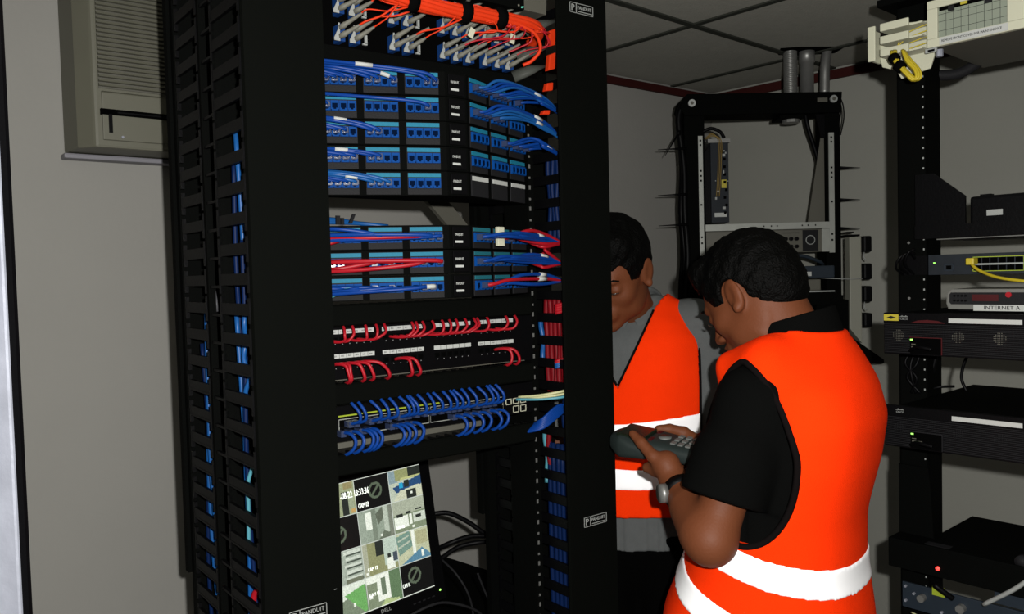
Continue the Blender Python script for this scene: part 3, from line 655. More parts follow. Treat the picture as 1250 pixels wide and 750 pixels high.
# column 3 (rightmost), row 0: office with blue desks
R4(3, 0, 0, 1, 0, 1, pale); R4(3, 0, 0, .25, 0, .4, (.25, .34, .36)); R4(3, 0, .2, .6, 0, .35, olive); R4(3, 0, .6, 1, 0, .3, dk); R4(3, 0, .35, 1, .28, .36, (.5, .52, .22)); P4(3, 0, [(.1, .55), (1, .32), (1, .62), (.2, .75)], (.02, .07, .18)); R4(3, 0, .3, .42, .45, .62, (.02, .35, .6)); R4(3, 0, .45, .6, .4, .6, dk); P4(3, 0, [(.1, .95), (.3, .7), (.9, .6), (1, .66), (1, .98), (.1, 1)], (.6, .62, .45)); R4(3, 0, .5, .8, .72, .98, dk); R4(3, 0, .62, .68, .8, .86, wh)
R4(3, 1, 0, 1, 0, 1, (.40, .44, .33)); R4(3, 1, 0, 1, .45, 1, grn); R4(3, 1, .02, .45, .5, .85, wh); R4(3, 1, .6, 1, .48, .78, (.6, .66, .55)); R4(3, 1, .1, .3, .42, .5, dk); R4(3, 1, .4, .55, .4, .46, dk); R4(3, 1, .68, .85, .56, .66, dk); R4(3, 1, .7, .9, .36, .42, dk); R4(3, 1, .5, .56, .5, .8, wh); R4(3, 1, .55, .62, .86, .93, wh)
R4(3, 2, 0, 1, 0, 1, (.52, .55, .36)); P4(3, 2, [(.0, .1), (.42, .0), (.48, .5), (.05, .7)], (.18, .30, .24)); P4(3, 2, [(.05, .22), (.4, .12), (.4, .17), (.05, .27)], pale); P4(3, 2, [(.05, .42), (.42, .3), (.42, .35), (.05, .48)], pale); R4(3, 2, .48, .56, 0, .75, wh); R4(3, 2, .6, .95, .1, .5, (.42, .42, .24)); P4(3, 2, [(.1, .98), (.75, .62), (1, .9), (1, 1), (.1, 1)], (.10, .24, .34)); R4(3, 2, .72, .80, .72, .92, wh)
R4(3, 3, 0, 1, 0, 1, (0, 0, 0))
# column 2
R4(2, 0, 0, 1, 0, 1, (0, 0, 0))
R4(2, 1, 0, 1, 0, 1, mid); R4(2, 1, .0, .2, 0, 1, (.32, .38, .30)); R4(2, 1, .2, .38, .1, .6, wh); R4(2, 1, .38, .5, 0, 1, (.2, .24, .18)); P4(2, 1, [(.5, .2), (.72, .0), (.72, .35), (.55, .55)], (.12, .14, .1)); R4(2, 1, .72, .85, 0, .9, (.48, .54, .44)); P4(2, 1, [(.5, 1), (.7, .75), (.95, .9), (.95, 1)], (.14, .17, .12)); R4(2, 1, .88, 1, 0, 1, (.2, .22, .17)); R4(2, 1, .58, .64, .84, .92, wh)
R4(2, 2, 0, 1, 0, 1, (.28, .29, .14)); R4(2, 2, 0, .15, 0, 1, (.4, .42, .3)); R4(2, 2, .38, .6, 0, .45, dk); R4(2, 2, .6, 1, 0, .8, (.50, .60, .50)); R4(2, 2, .66, .9, .62, .95, wh); R4(2, 2, .7, .8, .5, .62, dk); R4(2, 2, .85, 1, .5, .75, (.06, .08, .1)); R4(2, 2, .05, .12, .86, .94, wh)
R4(2, 3, 0, 1, 0, 1, grn); R4(2, 3, 0, .35, 0, .2, wh); R4(2, 3, .3, .66, .0, .8, wh); R4(2, 3, .42, .54, .15, .65, (.15, .2, .13)); R4(2, 3, .66, 1, 0, 1, (.12, .2, .1)); P4(2, 3, [(.3, 1), (.5, .8), (.9, .9), (.9, 1)], (.45, .55, .25)); R4(2, 3, .05, .14, .55, .65, wh)
# column 1 and 0 (mostly behind the cover)
R4(1, 0, 0, 1, 0, 1, (.34, .38, .22)); R4(1, 0, .62, .8, .3, 1, dk); R4(1, 0, .8, .95, .4, .9, (.35, .4, .26)); R4(1, 0, .86, .98, .84, .96, (.55, .35, .12)); R4(1, 0, .7, .95, 0, .2, (.3, .26, .12))
R4(1, 1, 0, 1, 0, 1, (0, 0, 0))
R4(1, 2, 0, 1, 0, 1, (.38, .44, .36)); 
for q in range(5): R4(1, 2, .5 + .03 * (q % 2), .95, .05 + q * .19, .13 + q * .19, (.62, .68, .58)); R4(1, 2, .55, .98, .14 + q * .19, .19 + q * .19, (.07, .09, .07))
R4(1, 2, .5, .95, .86, 1, (.16, .18, .12))
R4(1, 3, 0, 1, 0, 1, (.2, .25, .17)); P4(1, 3, [(.2, 0), (1, 0), (1, .15), (.2, .5)], (.75, .82, .7)); P4(1, 3, [(.4, .3), (.98, .12), (.98, .9), (.9, .95)], (.16, .42, .12)); R4(1, 3, .6, .66, .6, .68, wh)
for q in range(4): R4(0, q, 0, 1, 0, 1, ((.3, .34, .24), (.4, .45, .35), (.05, .06, .05), (.3, .4, .28))[q])
img *= (1 + .10 * rs.randn(NY, NX, 1)); 
def ring(cx, cy, rx=.17, ry=.22):
    d = np.sqrt(((xx - cx) / rx) ** 2 + ((yy - cy) / ry) ** 2); m_ = np.abs(d - 1) < .17
    m2 = (d < 1) & (np.abs((xx - cx) / rx + (yy - cy) / ry) < .2); img[m_ | m2] = (.10, .13, .085)
ring(2.58, .46); ring(3.42, 3.42); ring(1.45, 1.5)
for q in (1, 2, 3):
    img[:, int(q * NX / 4)] = (.6, .65, .58); img[int(q * NY / 4), :] = (.6, .65, .58)
img[0, :] = (.7, .75, .66); img[-1, :] = (.8, .85, .75)
vs = []; fs = []
for j in range(NY + 1):
    for i in range(NX + 1): vs.append(XM @ Vector((sx0 + SW * i / NX, -.0015, sz1 - SH * j / NY)))
for j in range(NY):
    for i in range(NX): a_ = j * (NX + 1) + i; fs.append((a_, a_ + NX + 1, a_ + NX + 2, a_ + 1))
me = bpy.data.meshes.new('screen'); me.from_pydata([tuple(v - t.off) for v in vs], [], fs)
ca = me.color_attributes.new('picture', 'FLOAT_COLOR', 'CORNER'); cc = np.ones((NY * NX, 4, 4), np.float32); cc[:, :, :3] = np.clip(img, 0, 1).reshape(-1, 1, 3); ca.data.foreach_set('color', cc.ravel())
sm = mat('lit_screen', (.01, .01, .01), .25); nt = sm.node_tree; an = nt.nodes.new('ShaderNodeVertexColor'); an.layer_name = 'picture'
nt.links.new(an.outputs['Color'], nt.nodes['Principled BSDF'].inputs['Emission Color']); nt.nodes['Principled BSDF'].inputs['Emission Strength'].default_value = 1.0
me.materials.append(sm); so = bpy.data.objects.new('screen', me); COL.objects.link(so); so.parent = t.o
wt_ = mat('screen_text', (.9, .9, .9), .5, emit=(.9, 1, .85), estr=.95)
def stext(s, cx, cy, size, sx=.75): t.text(s, size, XM @ face_front(sx0 + SW * cx / 4, -.0022, sz1 - SH * cy / 4), wt_, so, 'screen_text', sx=sx)
stext('-08-22 13:33:36', 1.60, .42, .0200, .60); stext('CAM 03', 2.06, .84, .0150, .55); stext('CAM 16', 3.03, 3.66, .0120, .52); stext('CAM 12', 2.10, 2.80, .0105); stext('CAM 15', 2.06, 3.56, .0105); stext('CAM 08', 3.05, 1.84, .0095)
# shelf, its lower clutter and the black leads
solo('equipment_shelf', MB().box(-.50, .42, -.06, .48, .655, .680).box(-.50, .42, -.07, -.06, .62, .680), M['black'], 'black shelf under the monitor behind the tall rack', 'shelf', MFm)
def bk(px, py, v): return R1.on(px, py, v)
for i, pts in enumerate((((527, 628, .46), (548, 627, .44), (572, 638, .42), (592, 652, .40), (610, 660, .39)), ((524, 676, .46), (548, 664, .42), (575, 655, .40), (600, 655, .38)), ((536, 684, .44), (560, 668, .41), (588, 662, .38), (604, 662, .38)))):
    cord([bk(*p) for p in pts], M['blackp'], .006, ['black lead arching from the top of the monitor toward the rack', 'black lead running up from behind the monitor, upper of the lower pair', 'black lead running up from behind the monitor, lower of the lower pair'][i], name='power_lead', n=8, res=6)
cord([bk(*p) for p in ((540, 684, .36), (556, 700, .32), (570, 722, .3), (577, 745, .3), (578, 770, .3))], M['dgrey'], .0025, 'thin dark lead hanging below the leads right of the monitor, left one', name='thin_lead')
cord([bk(*p) for p in ((583, 700, .3), (590, 718, .3), (598, 738, .3), (603, 765, .3))], M['dgrey'], .0025, 'thin dark lead hanging below the leads right of the monitor, right one', name='thin_lead')
cord([bk(*p) for p in ((490, 758, .3), (520, 742, .28), (545, 736, .28), (580, 745, .28), (600, 765, .3))], M['dgrey'], .003, 'dark lead lying in front of the monitor foot', name='thin_lead')
# diagonal brace seen through the gap between the panels
solo('rear_brace', MB().prism([(.47, 1.83), (.53, 1.83), (.76, 1.60), (.70, 1.60)], .398, .412), M['gunmetal'], 'grey diagonal brace seen through the gap above the sixth panel', 'brace', R1)
# the dark comb of the manager's rear side closes the view right of the gap
# ------------------------------------------------------------------ far two-post rack in the corner
def atq(px, py, Y=2.8): p = at(px, py, Y); return p.x, p.z
YB = 2.8
XL, XR = .588, 1.128
t = T('open_rack', 'black two-post rack standing in the far corner under the steel conduits', 'rack', W0, (.86, 2.82, 0))
t.part('upright', MB().box(.600, .668, YB, YB + .09, 0, 2.08), M['black'])
t.part('upright', MB().box(1.078, 1.128, YB, YB + .09, 0, 2.08), M['black'])
t.part('top_beam', MB().prism([(.586, 2.10), (.600, 2.076), (1.128, 2.072), (1.133, 2.142), (.61, 2.147), (.592, 2.13)], YB - .012, YB + .10), M['black'], bevel=.003)
t.part('base_plate', MB().box(.56, 1.16, YB - .1, YB + .25, 0, .03), M['black'])
for x, z, m in ((.624, 2.115, 'white'), (1.102, 2.117, 'silver')):
    b = t.part('bolt', MB().cyl((x, YB - .012, z), (x, YB - .019, z), .0125, 16), M[m], label='bright round bolt head')
    t.part('bolt_washer', MB().cyl((x, YB - .019, z), (x, YB - .021, z), .006, 6), M['gunmetal'], b)
t.part('maker_plate', MB().box(1.048, 1.082, YB - .0135, YB - .012, 2.108, 2.122), M['gunmetal'])
t.part('rail_strip', MB().box(.645, .660, YB - .006, YB - .001, 1.60, 2.006), M['rail'], label='bright perforated rail strip')
t.part('rail_strip', MB().box(1.087, 1.105, YB - .006, YB - .001, 1.60, 2.006), M['rail'], label='bright perforated rail strip')
hb = MB()
for x in (.6525, 1.096):
    for z in (1.987, 1.972, 1.885, 1.868, 1.852, 1.77, 1.66, 1.64): hb.box(x - .003, x + .003, YB - .0072, YB - .006, z, z + .006)
t.part('rail_hole', hb, M['blackd'])
# rubber cable bundle on the left upright, brackets
pts = [(.604, YB + .03, 2.12), (.588, YB + .03, 2.06), (.600, YB + .03, 1.9), (.594, YB + .03, 1.75), (.600, YB + .03, 1.6), (.592, YB + .03, 1.45), (.602, YB + .03, 1.2)]
for k in range(3):
    cord([(x + .006 * math.sin(k * 2 + i), y - .012 * k, z) for i, (x, y, z) in enumerate(pts)], M['blackp'], .011, 'black cable of the bundle tied to the left post of the far rack', group='black cables on the left post of the far rack', name='power_cable', fr=W0, res=5)
for i, (px, py, d) in enumerate(((803, 183, -1), (803, 239, -1), (804, 276, -1), (1050, 205, 1), (1050, 244, 1), (1050, 279, 1))):
    p = at(px, py, YB - .01); x1 = .606 if d < 0 else 1.122
    pth = [(p.x, p.y, p.z), ((p.x + x1) / 2, p.y, p.z + .0015), (x1, p.y, p.z + .002)]
    solo('cable_tie', MB().tube(pth, [.001, .0025, .005], 6), M['blackp'], f'stiff black cable tie end sticking out of the far rack, {["top left", "middle left", "bottom left", "top right", "middle right", "bottom right"][i]}', 'cable tie', W0, 'cable tie ends on the far rack')
a, b = at(812, 190, YB - .01), at(828, 163, YB - .01)
solo('cable_tie', MB().tube([a, b], [.001, .004], 6).box(b.x - .006, b.x + .008, b.y - .004, b.y + .01, b.z - .006, b.z + .01), M['blackp'], 'slanting black cable tie with its lock on the left post of the far rack', 'cable tie', W0)
# conduits up through the ceiling
a = at(985, 70, YB + .03)
mb = MB()
for k in range(34): 
    z = 2.147 + k * .0046; mb.tube([(.978, YB + .045, z), (.978, YB + .045, z + .0023), (.978, YB + .045, z + .0046)], [.0215, .0238, .0215], 14, caps=False)
t = T('flexible_conduit', 'ribbed flexible metal conduit rising to the ceiling, leftmost of three', 'conduit', W0, (.978, YB + .045, 2.147), 'metal conduits over the far rack')
t.part('ribbed_tube', mb, M['zinc'])
t.part('gland', MB().cyl((.978, YB + .045, 2.066), (.978, YB + .045, 2.05), .030, 14), M['zinc'])
t.part('locknut', MB().box(.925, 1.005, YB + .0, YB + .09, 2.060, 2.0705), M['black'])
solo('steel_conduit', MB().tube([(1.037, YB + .05, 2.147), (1.037, YB + .05, 2.255), (1.037, YB + .05, 2.256), (1.037, YB + .05, 2.31)], [.0225, .0225, .0265, .0265], 18), M['zinc'], 'thick straight steel conduit rising to the ceiling, middle of three', 'conduit', W0, 'metal conduits over the far rack')
solo('steel_conduit', MB().tube(crv([(1.093, YB + .04, 2.147), (1.094, YB + .04, 2.19), (1.096, YB + .04, 2.24), (1.108, YB + .05, 2.305)], 5), .0165, 14), M['zinc'], 'thinner bent steel conduit rising to the ceiling, rightmost of three', 'conduit', W0, 'metal conduits over the far rack')
cut = MB().prism([(.93, 2.80), (.99, 2.79), (1.15, 2.80), (1.145, 2.88), (1.03, 2.90), (.95, 2.885)], CH + .0045, CH + .0058, axis=2)
solo('ceiling_cutout', cut, M['blackd'], 'ragged dark hole in the ceiling tile around the conduits', 'hole')
cord([tuple(at(983, 137, YB + .04)), tuple(at(986, 155, YB + .04)), tuple(at(997, 190, YB + .05)), tuple(at(1004, 222, YB + .06)), tuple(at(1008, 250, YB + .07))], M['blackp'], .0075, 'black cable coming down from the flexible conduit', name='power_cable', fr=W0)
cord([tuple(at(1024, 116, YB + .02)), tuple(at(1029, 128, YB + .02)), tuple(at(1030, 145, YB + .02)), tuple(at(1026, 165, YB + .02))], M['blackp'], .0022, 'thin black wire loop outside the right top corner of the far rack', name='wire', fr=W0)
cord([tuple(at(1026, 118, YB + .03)), tuple(at(1026, 140, YB + .03)), tuple(at(1022, 158, YB + .03))], M['blackp'], .0022, 'second thin black wire just inside the wire loop of the far rack', name='wire', fr=W0)
# side gusset plate, tilted strut
solo('side_plate', MB().prism([(1.020, 1.705), (1.086, 1.705), (1.086, 2.01), (1.068, 2.00)], YB + .012, YB + .016), M['gunmetal'], 'dark grey tapering steel side plate inside the right post of the far rack', 'plate')
t = T('strut_bracket', 'black slotted bracket inside the top right corner of the far rack', 'bracket', W0, (1.07, YB + .03, 1.98))
t.part('bracket_arm', MB().prism([(1.048, 2.07), (1.078, 2.07), (1.085, 1.99), (1.066, 1.99)], YB + .002, YB + .010), M['blackp'])
# card cage module with yellow wires
t = T('equipment_module', 'tall narrow dark module with yellow wires inside the far rack', 'module', W0, (.71, YB, 1.70))
t.part('side_panel', MB().prism([(.664, 1.712), (.700, 1.712), (.700, 1.99), (.664, 1.945)], YB + .01, YB + .2), M['blackp'])
t.part('face', MB().box(.688, .748, YB + .0, YB + .19, 1.712, 1.985), M['pcb'])
t.part('top_flange', MB().box(.678, .754, YB - .006, YB + .02, 1.982, 1.995), M['zinc'])
mx = MB(); random.seed(5)
for k in range(9):
    x = random.choice([.722, .735, .73]); z = 1.74 + k * .026
    mx.box(x, x + .008, YB - .004, YB, z, z + .009)
o = t.part('connector_block', mx, M['blackd'])
mx = MB()
for (x, z, w_, h) in ((.729, 1.952, .006, .004), (.727, 1.935, .009, .009), (.736, 1.944, .004, .006), (.728, 1.878, .004, .01), (.705, 1.815, .010, .005), (.700, 1.79, .006, .008), (.725, 1.757, .010, .008), (.701, 1.852, .003, .003), (.743, 1.85, .003, .003)): mx.box(x, x + w_, YB - .005, YB, z, z + h)
t.part('metal_fitting', mx, M['silver'])
t.part('yellow_sticker', MB().box(.723, .740, YB - .0012, YB, 1.829, 1.857), M['yl'])
t.part('white_label', MB().box(.698, .740, YB - .0012, YB, 1.731, 1.745), M['white'])
for i, x in enumerate((.712, .717, .722)):
    t.part('yellow_wire', MB().tube(crv([(.668 + i * .006, YB - .002, 1.995), (.69, YB - .008, 2.012 - i * .004), (x, YB - .008, 1.99), (x, YB - .006, 1.92), (x - .004, YB - .006, 1.85), (x - .008, YB - .004, 1.80)], 5), .0015, 5), mat('dim_gold_wire', (.16, .10, .012), .6))
cord([(.664, YB + .005, 2.022), (.69, YB - .004, 2.03), (.72, YB - .004, 2.018), (.735, YB, 1.998)], M['blackp'], .006, 'black cable looping over the dark module of the far rack', name='power_cable', fr=W0)
# crossbar and knob unit
t = T('knob_unit', 'grey rack unit with two rows of round knobs, in the far rack', 'audio unit', W0, (.87, YB, 1.60))
t.part('cross_rail', MB().box(.664, 1.087, YB - .012, YB + .0, 1.683, 1.705), M['rail'], label='bright punched cross rail')
cr = MB()
for k in (.86, .885, .905, .99, 1.01, 1.035): cr.box(k, k + .004, YB - .0128, YB - .012, 1.692, 1.697)
t.part('rail_hole', cr, M['blackd'])
t.part('chassis', MB().box(.664, 1.087, YB + .001, YB + .16, 1.604, 1.682), M['gunmetal'], bevel=.002)
t.part('legend_line', MB().box(.93, .985, YB - .0008, YB + .001, 1.6695, 1.6715), M['dgrey'])
kn = MB().cyl((0, 0, 0), (0, -.012, 0), .0065, 12).mesh('knob', M['blackp']); bm_fix(kn, .001)
for r_ in (1.650, 1.624):
    for k in range(8): t.inst('knob', kn, (.845 + k * .0185, YB + .001, r_), label=None)
t.part('dark_panel', MB().box(.997, 1.050, YB - .001, YB + .001, 1.608, 1.679), M['dgrey'])
t.part('socket_ring', MB().tube([(1.023 + .015 * math.cos(a), YB - .002, 1.645 + .015 * math.sin(a)) for a in [k * math.pi / 8 for k in range(17)]], .0018, 5), M['silver'])
t.part('side_bracket', MB().box(1.062, 1.087, YB - .004, YB + .001, 1.604, 1.682), M['rail'])
# shelf with blue-grey boxes
t = T('rack_shelf', 'black shelf carrying the blue grey boxes in the far rack', 'shelf', W0, (.87, YB, 1.44))
t.part('shelf_plate', MB().box(.66, 1.085, YB - .12, YB + .2, 1.440, 1.458), M['black'])
t.part('shelf_lip', MB().box(.66, 1.07, YB - .125, YB - .12, 1.428, 1.474), M['black'])
t.part('front_edge_line', MB().box(.72, 1.055, YB - .1265, YB - .125, 1.470, 1.4745), M['silver'])
t = T('set_top_box', 'flat blue grey box with a white label on the far rack shelf, upper one', 'box', W0, (.9, YB, 1.51))
t.part('casing', MB().box(.70, 1.062, YB - .11, YB + .08, 1.515, 1.556), M['steelblue'], bevel=.004)
t.part('white_label', MB().box(.925, .985, YB - .1115, YB - .11, 1.523, 1.537), M['white'])
t.part('small_label', MB().box(.91, .93, YB - .1115, YB - .11, 1.546, 1.553), M['white'])
solo('set_top_box', MB().box(.72, 1.02, YB - .10, YB + .08, 1.474, 1.512), M['gunmetal'], 'flat grey box lying under the blue grey box in the far rack', 'box', bevel=.004)
cord([(.86, YB - .06, 1.562), (.91, YB - .07, 1.585), (.97, YB - .07, 1.590), (1.03, YB - .06, 1.570), (1.05, YB - .04, 1.56)], M['steelblue'], .006, 'blue grey cable arching over the upper box in the far rack', name='cable', fr=W0)
for k in range(4):
    cord([(1.02, YB - .02, 1.43), (1.00 + .02 * k, YB - .03, 1.38), (1.04 - .02 * k, YB - .03, 1.33), (1.02 + .02 * k, YB - .02, 1.27)], M['blackp'], .007, 'black cable tangle hanging under the far rack shelf', group='black cables hanging under the far rack shelf', name='power_cable', fr=W0)
solo('lower_equipment', MB().prism([(1.02, 1.44), (1.128, 1.44), (1.128, 1.37), (1.128, 1.32), (1.245, 1.235), (1.245, 1.222), (1.01, 1.222)], YB - .06, YB + .05), M['black'], 'black angled bracket foot at the lower right of the far rack', 'bracket', bevel=.003)
# power strip with adapters
t = T('power_strip', 'pale grey vertical power strip on the right side of the far rack', 'power strip', W0, (1.155, YB - .02, 1.29))
t.part('strip_body', MB().prism([(1.138, 1.34), (1.138, 1.650), (1.178, 1.650), (1.178, 1.29)], YB - .045, YB - .002), mat('pale_strip_plastic', (.20, .20, .165), .6), bevel=.003)
t.part('top_clip', MB().box(1.134, 1.175, YB - .04, YB + .02, 1.652, 1.658).box(1.134, 1.155, YB - .04, YB + .02, 1.664, 1.668), M['blackp'])
t.part('tie_wire', MB().tube([(1.03, YB - .05, 1.515), (1.14, YB - .048, 1.508), (1.18, YB - .048, 1.509)], .0014, 5), M['silver'])
for i, (z, x) in enumerate(((1.626, 1.182), (1.534, 1.182), (1.458, 1.182), (1.37, 1.182))):
    h = .052 if i < 3 else .045
    tt = T('power_adapter', f'black power adapter plugged into the grey power strip, {["top", "second from top", "third from top", "lowest"][i]} one', 'adapter', W0, (x + .015, YB - .02, z - h / 2), 'power adapters on the strip')
    tt.part('adapter_body', MB().box(x + .002, x + .030, YB - .05, YB + .0, z - h / 2 - .002, z + h / 2), M['blackp'], bevel=.006)
    tt.part('adapter_plug', MB().box(x - .003, x + .004, YB - .04, YB - .01, z - h / 2 + .004, z + h / 2 - .006), M['blackp'])
    if i in (0, 2): tt.part('adapter_lead', MB().tube(crv([(x + .012, YB - .03, z - h / 2), (x + .006, YB - .04, z - h / 2 - .018), (x + .014, YB - .04, z - h / 2 - .030)], 4), .0022, 5), M['silver'])

# ------------------------------------------------------------------ right rack (frame R2: u right along its face, v into it)
t = T('equipment_rack', 'black two-post rack at the right edge holding routers and the cream fibre box', 'rack', R2, (.28, .04, 0))
for u0 in (0, .5):
    t.part('upright', MB().box(u0, u0 + .064, 0, .004, 0, 2.12).box(u0 + (.0 if u0 else .060), u0 + (.004 if u0 else .064), 0, .07, 0, 2.12).box(u0 + (.060 if u0 else 0), u0 + (.064 if u0 else .004), 0, .03, 0, 2.12), M['black'])
t.part('top_plate', MB().box(-.02, .60, -.05, .12, 2.12, 2.135), M['black'])
t.part('base_plate', MB().box(-.02, .60, -.15, .2, 0, .02), M['black'])
hb = MB()
for k in range(72): hb.box(.0545, .0575, -.0006, .0, .45 + k * .0222, .454 + k * .0222)
t.part('rail_hole', hb, M['silver'])
hb = MB()
for z in (1.60, 1.476, 1.412, 1.56, 1.40): hb.cyl((.024, 0, z), (.024, -.002, z), .003, 8)
t.part('rack_screw', hb, M['zinc'])
def lead2(px, py, v): return tuple(R2.on(px, py, v))
# cream fibre box
t = T('fibre_box', 'cream fibre termination box with a hinged front window at the top right', 'fibre box', R2, (.30, .05, 1.985))
FVB = -.15
t.part('housing', MB().box(.128, .60, FVB + .012, .14, 1.985, 2.072), M['gunmetal'], bevel=.002)
t.part('front_frame', MB().box(.126, .60, FVB, FVB + .012, 1.982, 1.999).box(.126, .60, FVB, FVB + .012, 2.058, 2.074).box(.126, .146, FVB, FVB + .012, 1.999, 2.058).box(.270, .60, FVB, FVB + .012, 1.999, 2.058), M['cream'], bevel=.0015)
t.part('window', MB().box(.146, .270, FVB + .006, FVB + .010, 1.999, 2.058), mat('window_plastic', (.19, .215, .17), .35))
gl = MB()
for k in range(1, 9): gl.box(.146 + k * .0138, .1465 + k * .0138, FVB + .0055, FVB + .006, 2.000, 2.050)
for z in (2.012, 2.030, 2.044): gl.box(.146, .27, FVB + .0055, FVB + .006, z, z + .0006)
t.part('window_grid', gl, M['dgrey'])
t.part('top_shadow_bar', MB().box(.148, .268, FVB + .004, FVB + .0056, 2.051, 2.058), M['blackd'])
t.part('latch', MB().box(.165, .176, FVB + .002, FVB + .005, 2.046, 2.056), M['dgrey']); t.part('latch', MB().box(.231, .243, FVB + .002, FVB + .005, 2.044, 2.056), M['dgrey'])
t.part('latch_gold', MB().box(.188, .20, FVB + .002, FVB + .005, 2.053, 2.058), M['yl'])
lb = t.part('caution_label', MB().box(.150, .272, FVB - .0012, FVB, 1.9835, 1.9975), M['white'])
t.text('REMOVE FRONT COVER FOR MAINTENANCE', .0066, face_front(.154, FVB - .0014, 1.9905), M['dgrey'], lb, sx=.80)
t.part('corner_foot', MB().box(.124, .146, FVB - .004, FVB, 1.972, 1.980), M['silver'])
t.part('foot_gap', MB().box(.129, .142, FVB - .0045, FVB - .003, 1.9735, 1.9775), M['blackd'])
t.part('thumb_screw', MB().cyl((.138, FVB + .03, 1.982), (.138, FVB + .03, 1.968), .007, 10), M['chrome'])
# cream cable guide on its left
t = T('cable_guide', 'cream slotted cable guide beside the fibre box with yellow fibres passing through', 'cable guide', R2, (.07, -.13, 1.935))
GV = FVB - .01
t.part('back_plate', MB().prism([(.016, 1.990), (.020, 1.972), (.048, 1.960), (.060, 1.940), (.118, 1.950), (.126, 1.975), (.124, 2.045), (.06, 2.055), (.016, 2.02)], GV + .045, GV + .050), M['cream'], bevel=.001)
t.part('outer_tab', MB().box(.010, .026, GV, GV + .006, 1.978, 2.050), M['cream'], bevel=.002)
t.part('tab_web', MB().box(.012, .016, GV + .005, GV + .046, 1.980, 2.045), M['cream'])
for k, z in enumerate((1.9905, 2.016, 2.042)):
    t.part('guide_finger', MB().box(.036, .094, GV, GV + .006, z - .007, z + .009), M['cream'], bevel=.002)
    t.part('guide_floor', MB().box(.036, .118, GV + .006, GV + .046, z - .0065, z - .003), M['cream'])
for k in range(4):
    p = [(.128, FVB + .02, 2.036 - k * .012), (.105, GV + .025, 2.032 - k * .012), (.075, GV + .02, 2.020 - k * .010), (.060, GV + .02, 1.99), (.066, GV + .03, 1.965)]
    cord(p, M['yellow'], .0013, 'thin yellow fibre passing through the cream cable guide', group='thin yellow fibres in the cream cable guide', name='fibre_cord', fr=R2, res=5, n=5)
for k in range(6):
    a = k * 1.05; ex = .0045 * math.cos(a); ey = .0045 * math.sin(a)
    p = [(.066 + ex, GV - .004 + ey, 1.988), (.074 + ex, GV - .018 + ey, 1.970), (.088 + ex * .8, GV - .024 + ey, 1.950), (.104 + ex * .8, GV - .026 + ey, 1.930), (.115 + ex, GV - .024 + ey, 1.918), (.122 + ex, GV - .022 + ey, 1.922), (.117 + ex, GV - .018 + ey, 1.938), (.100 + ex, GV - .014 + ey, 1.960), (.086, GV - .006 + ey, 1.985)]
    cord(p, M['yellow'], .0030, 'yellow fibre of the coil hanging under the cream cable guide', group='yellow fibre coil under the cream guide', name='fibre_cord', fr=R2, res=5, n=6)
solo('hook_strap', MB().tube([(.083, GV - .026, 1.954), (.093, GV - .027, 1.944)], .0115, 12), M['velcro'], 'black strap around the middle of the yellow fibre coil', 'strap', R2)
solo('hook_strap', MB().tube([(.072, GV - .020, 1.972), (.079, GV - .024, 1.964)], .011, 10), M['velcro'], 'black strap around the top of the yellow fibre coil', 'strap', R2)
cord([lead2(1128, 88, .06), lead2(1150, 92, .08), lead2(1175, 88, .10), lead2(1200, 72, .12)], M['dgrey'], .012, 'thick dark hose sagging behind the cream fibre box', name='cable_hose', fr=R2, n=10)
# shelf with set-top device
t = T('rack_shelf', 'black cantilever shelf with a tall side bracket on the right rack', 'shelf', R2, (.3, -.05, 1.61))
t.part('bracket_flange', MB().prism([(.048, 1.746), (.086, 1.746), (.150, 1.692), (.150, 1.612), (.048, 1.612)], -.024, -.018), M['blackp'])
t.part('side_bracket', MB().prism([(-.020, 1.628), (-.020, 1.744), (-.001, 1.744), (-.001, 1.628)], .048, .054, axis=0), M['blackp'])
t.part('shelf_plate', MB().box(.0655, .498, -.02, .26, 1.610, 1.626), M['black'])
t.part('front_lip', MB().box(.048, .56, -.028, -.018, 1.606, 1.634), M['blackp'])
t.part('shelf_rear', MB().box(.075, .49, .02, .25, 1.604, 1.610), M['modem'], label='pale underside plate of the shelf')
t = T('set_top_box', 'black box with a small silver label on the shelf of the right rack', 'box', R2, (.3, .1, 1.627))
t.part('casing', MB().box(.154, .46, -.012, .18, 1.627, 1.690), M['blackp'], bevel=.006)
t.part('silver_label', MB().box(.187, .217, -.0132, -.012, 1.648, 1.660), M['silver'])
t.part('top_label', MB().box(.200, .32, .02, .05, 1.690, 1.6906), M['white'])
t.part('top_recess', MB().box(.17, .19, .0, .02, 1.690, 1.694), M['blackp'])
# switch
t = T('network_switch', 'dark slim network switch with a yellow cable, on the right rack above the grey modem', 'switch', R2, (.3, 0, 1.527))
t.part('chassis', MB().box(.0665, .497, -.004, .25, 1.527, 1.571), M['pcb'], bevel=.001)
t.part('rack_ear', MB().box(.014, .066, -.006, -.001, 1.528, 1.570), M['blackp'])
t.part('status_lamp', MB().box(.0775, .0815, -.0050, -.004, 1.5525, 1.5545), M['glow_g'], label='small green status light')
cp = MB(); 
for q in ((.099, .119, 1.5355, 1.5375), (.099, .119, 1.5485, 1.5505), (.099, .101, 1.5355, 1.5505), (.117, .119, 1.5355, 1.5505)): cp.box(q[0], q[1], -.005, -.004, q[2], q[3])
c_ = t.part('console_port', cp, M['steelblue']); t.part('port_opening', MB().box(.104, .114, -.0046, -.004, 1.539, 1.547), M['blackd'], c_)
pj2 = MB().box(-.0066, .0066, -.001, 0, -.0058, .0058).mesh('port', M['blackd']); bm_fix(pj2)
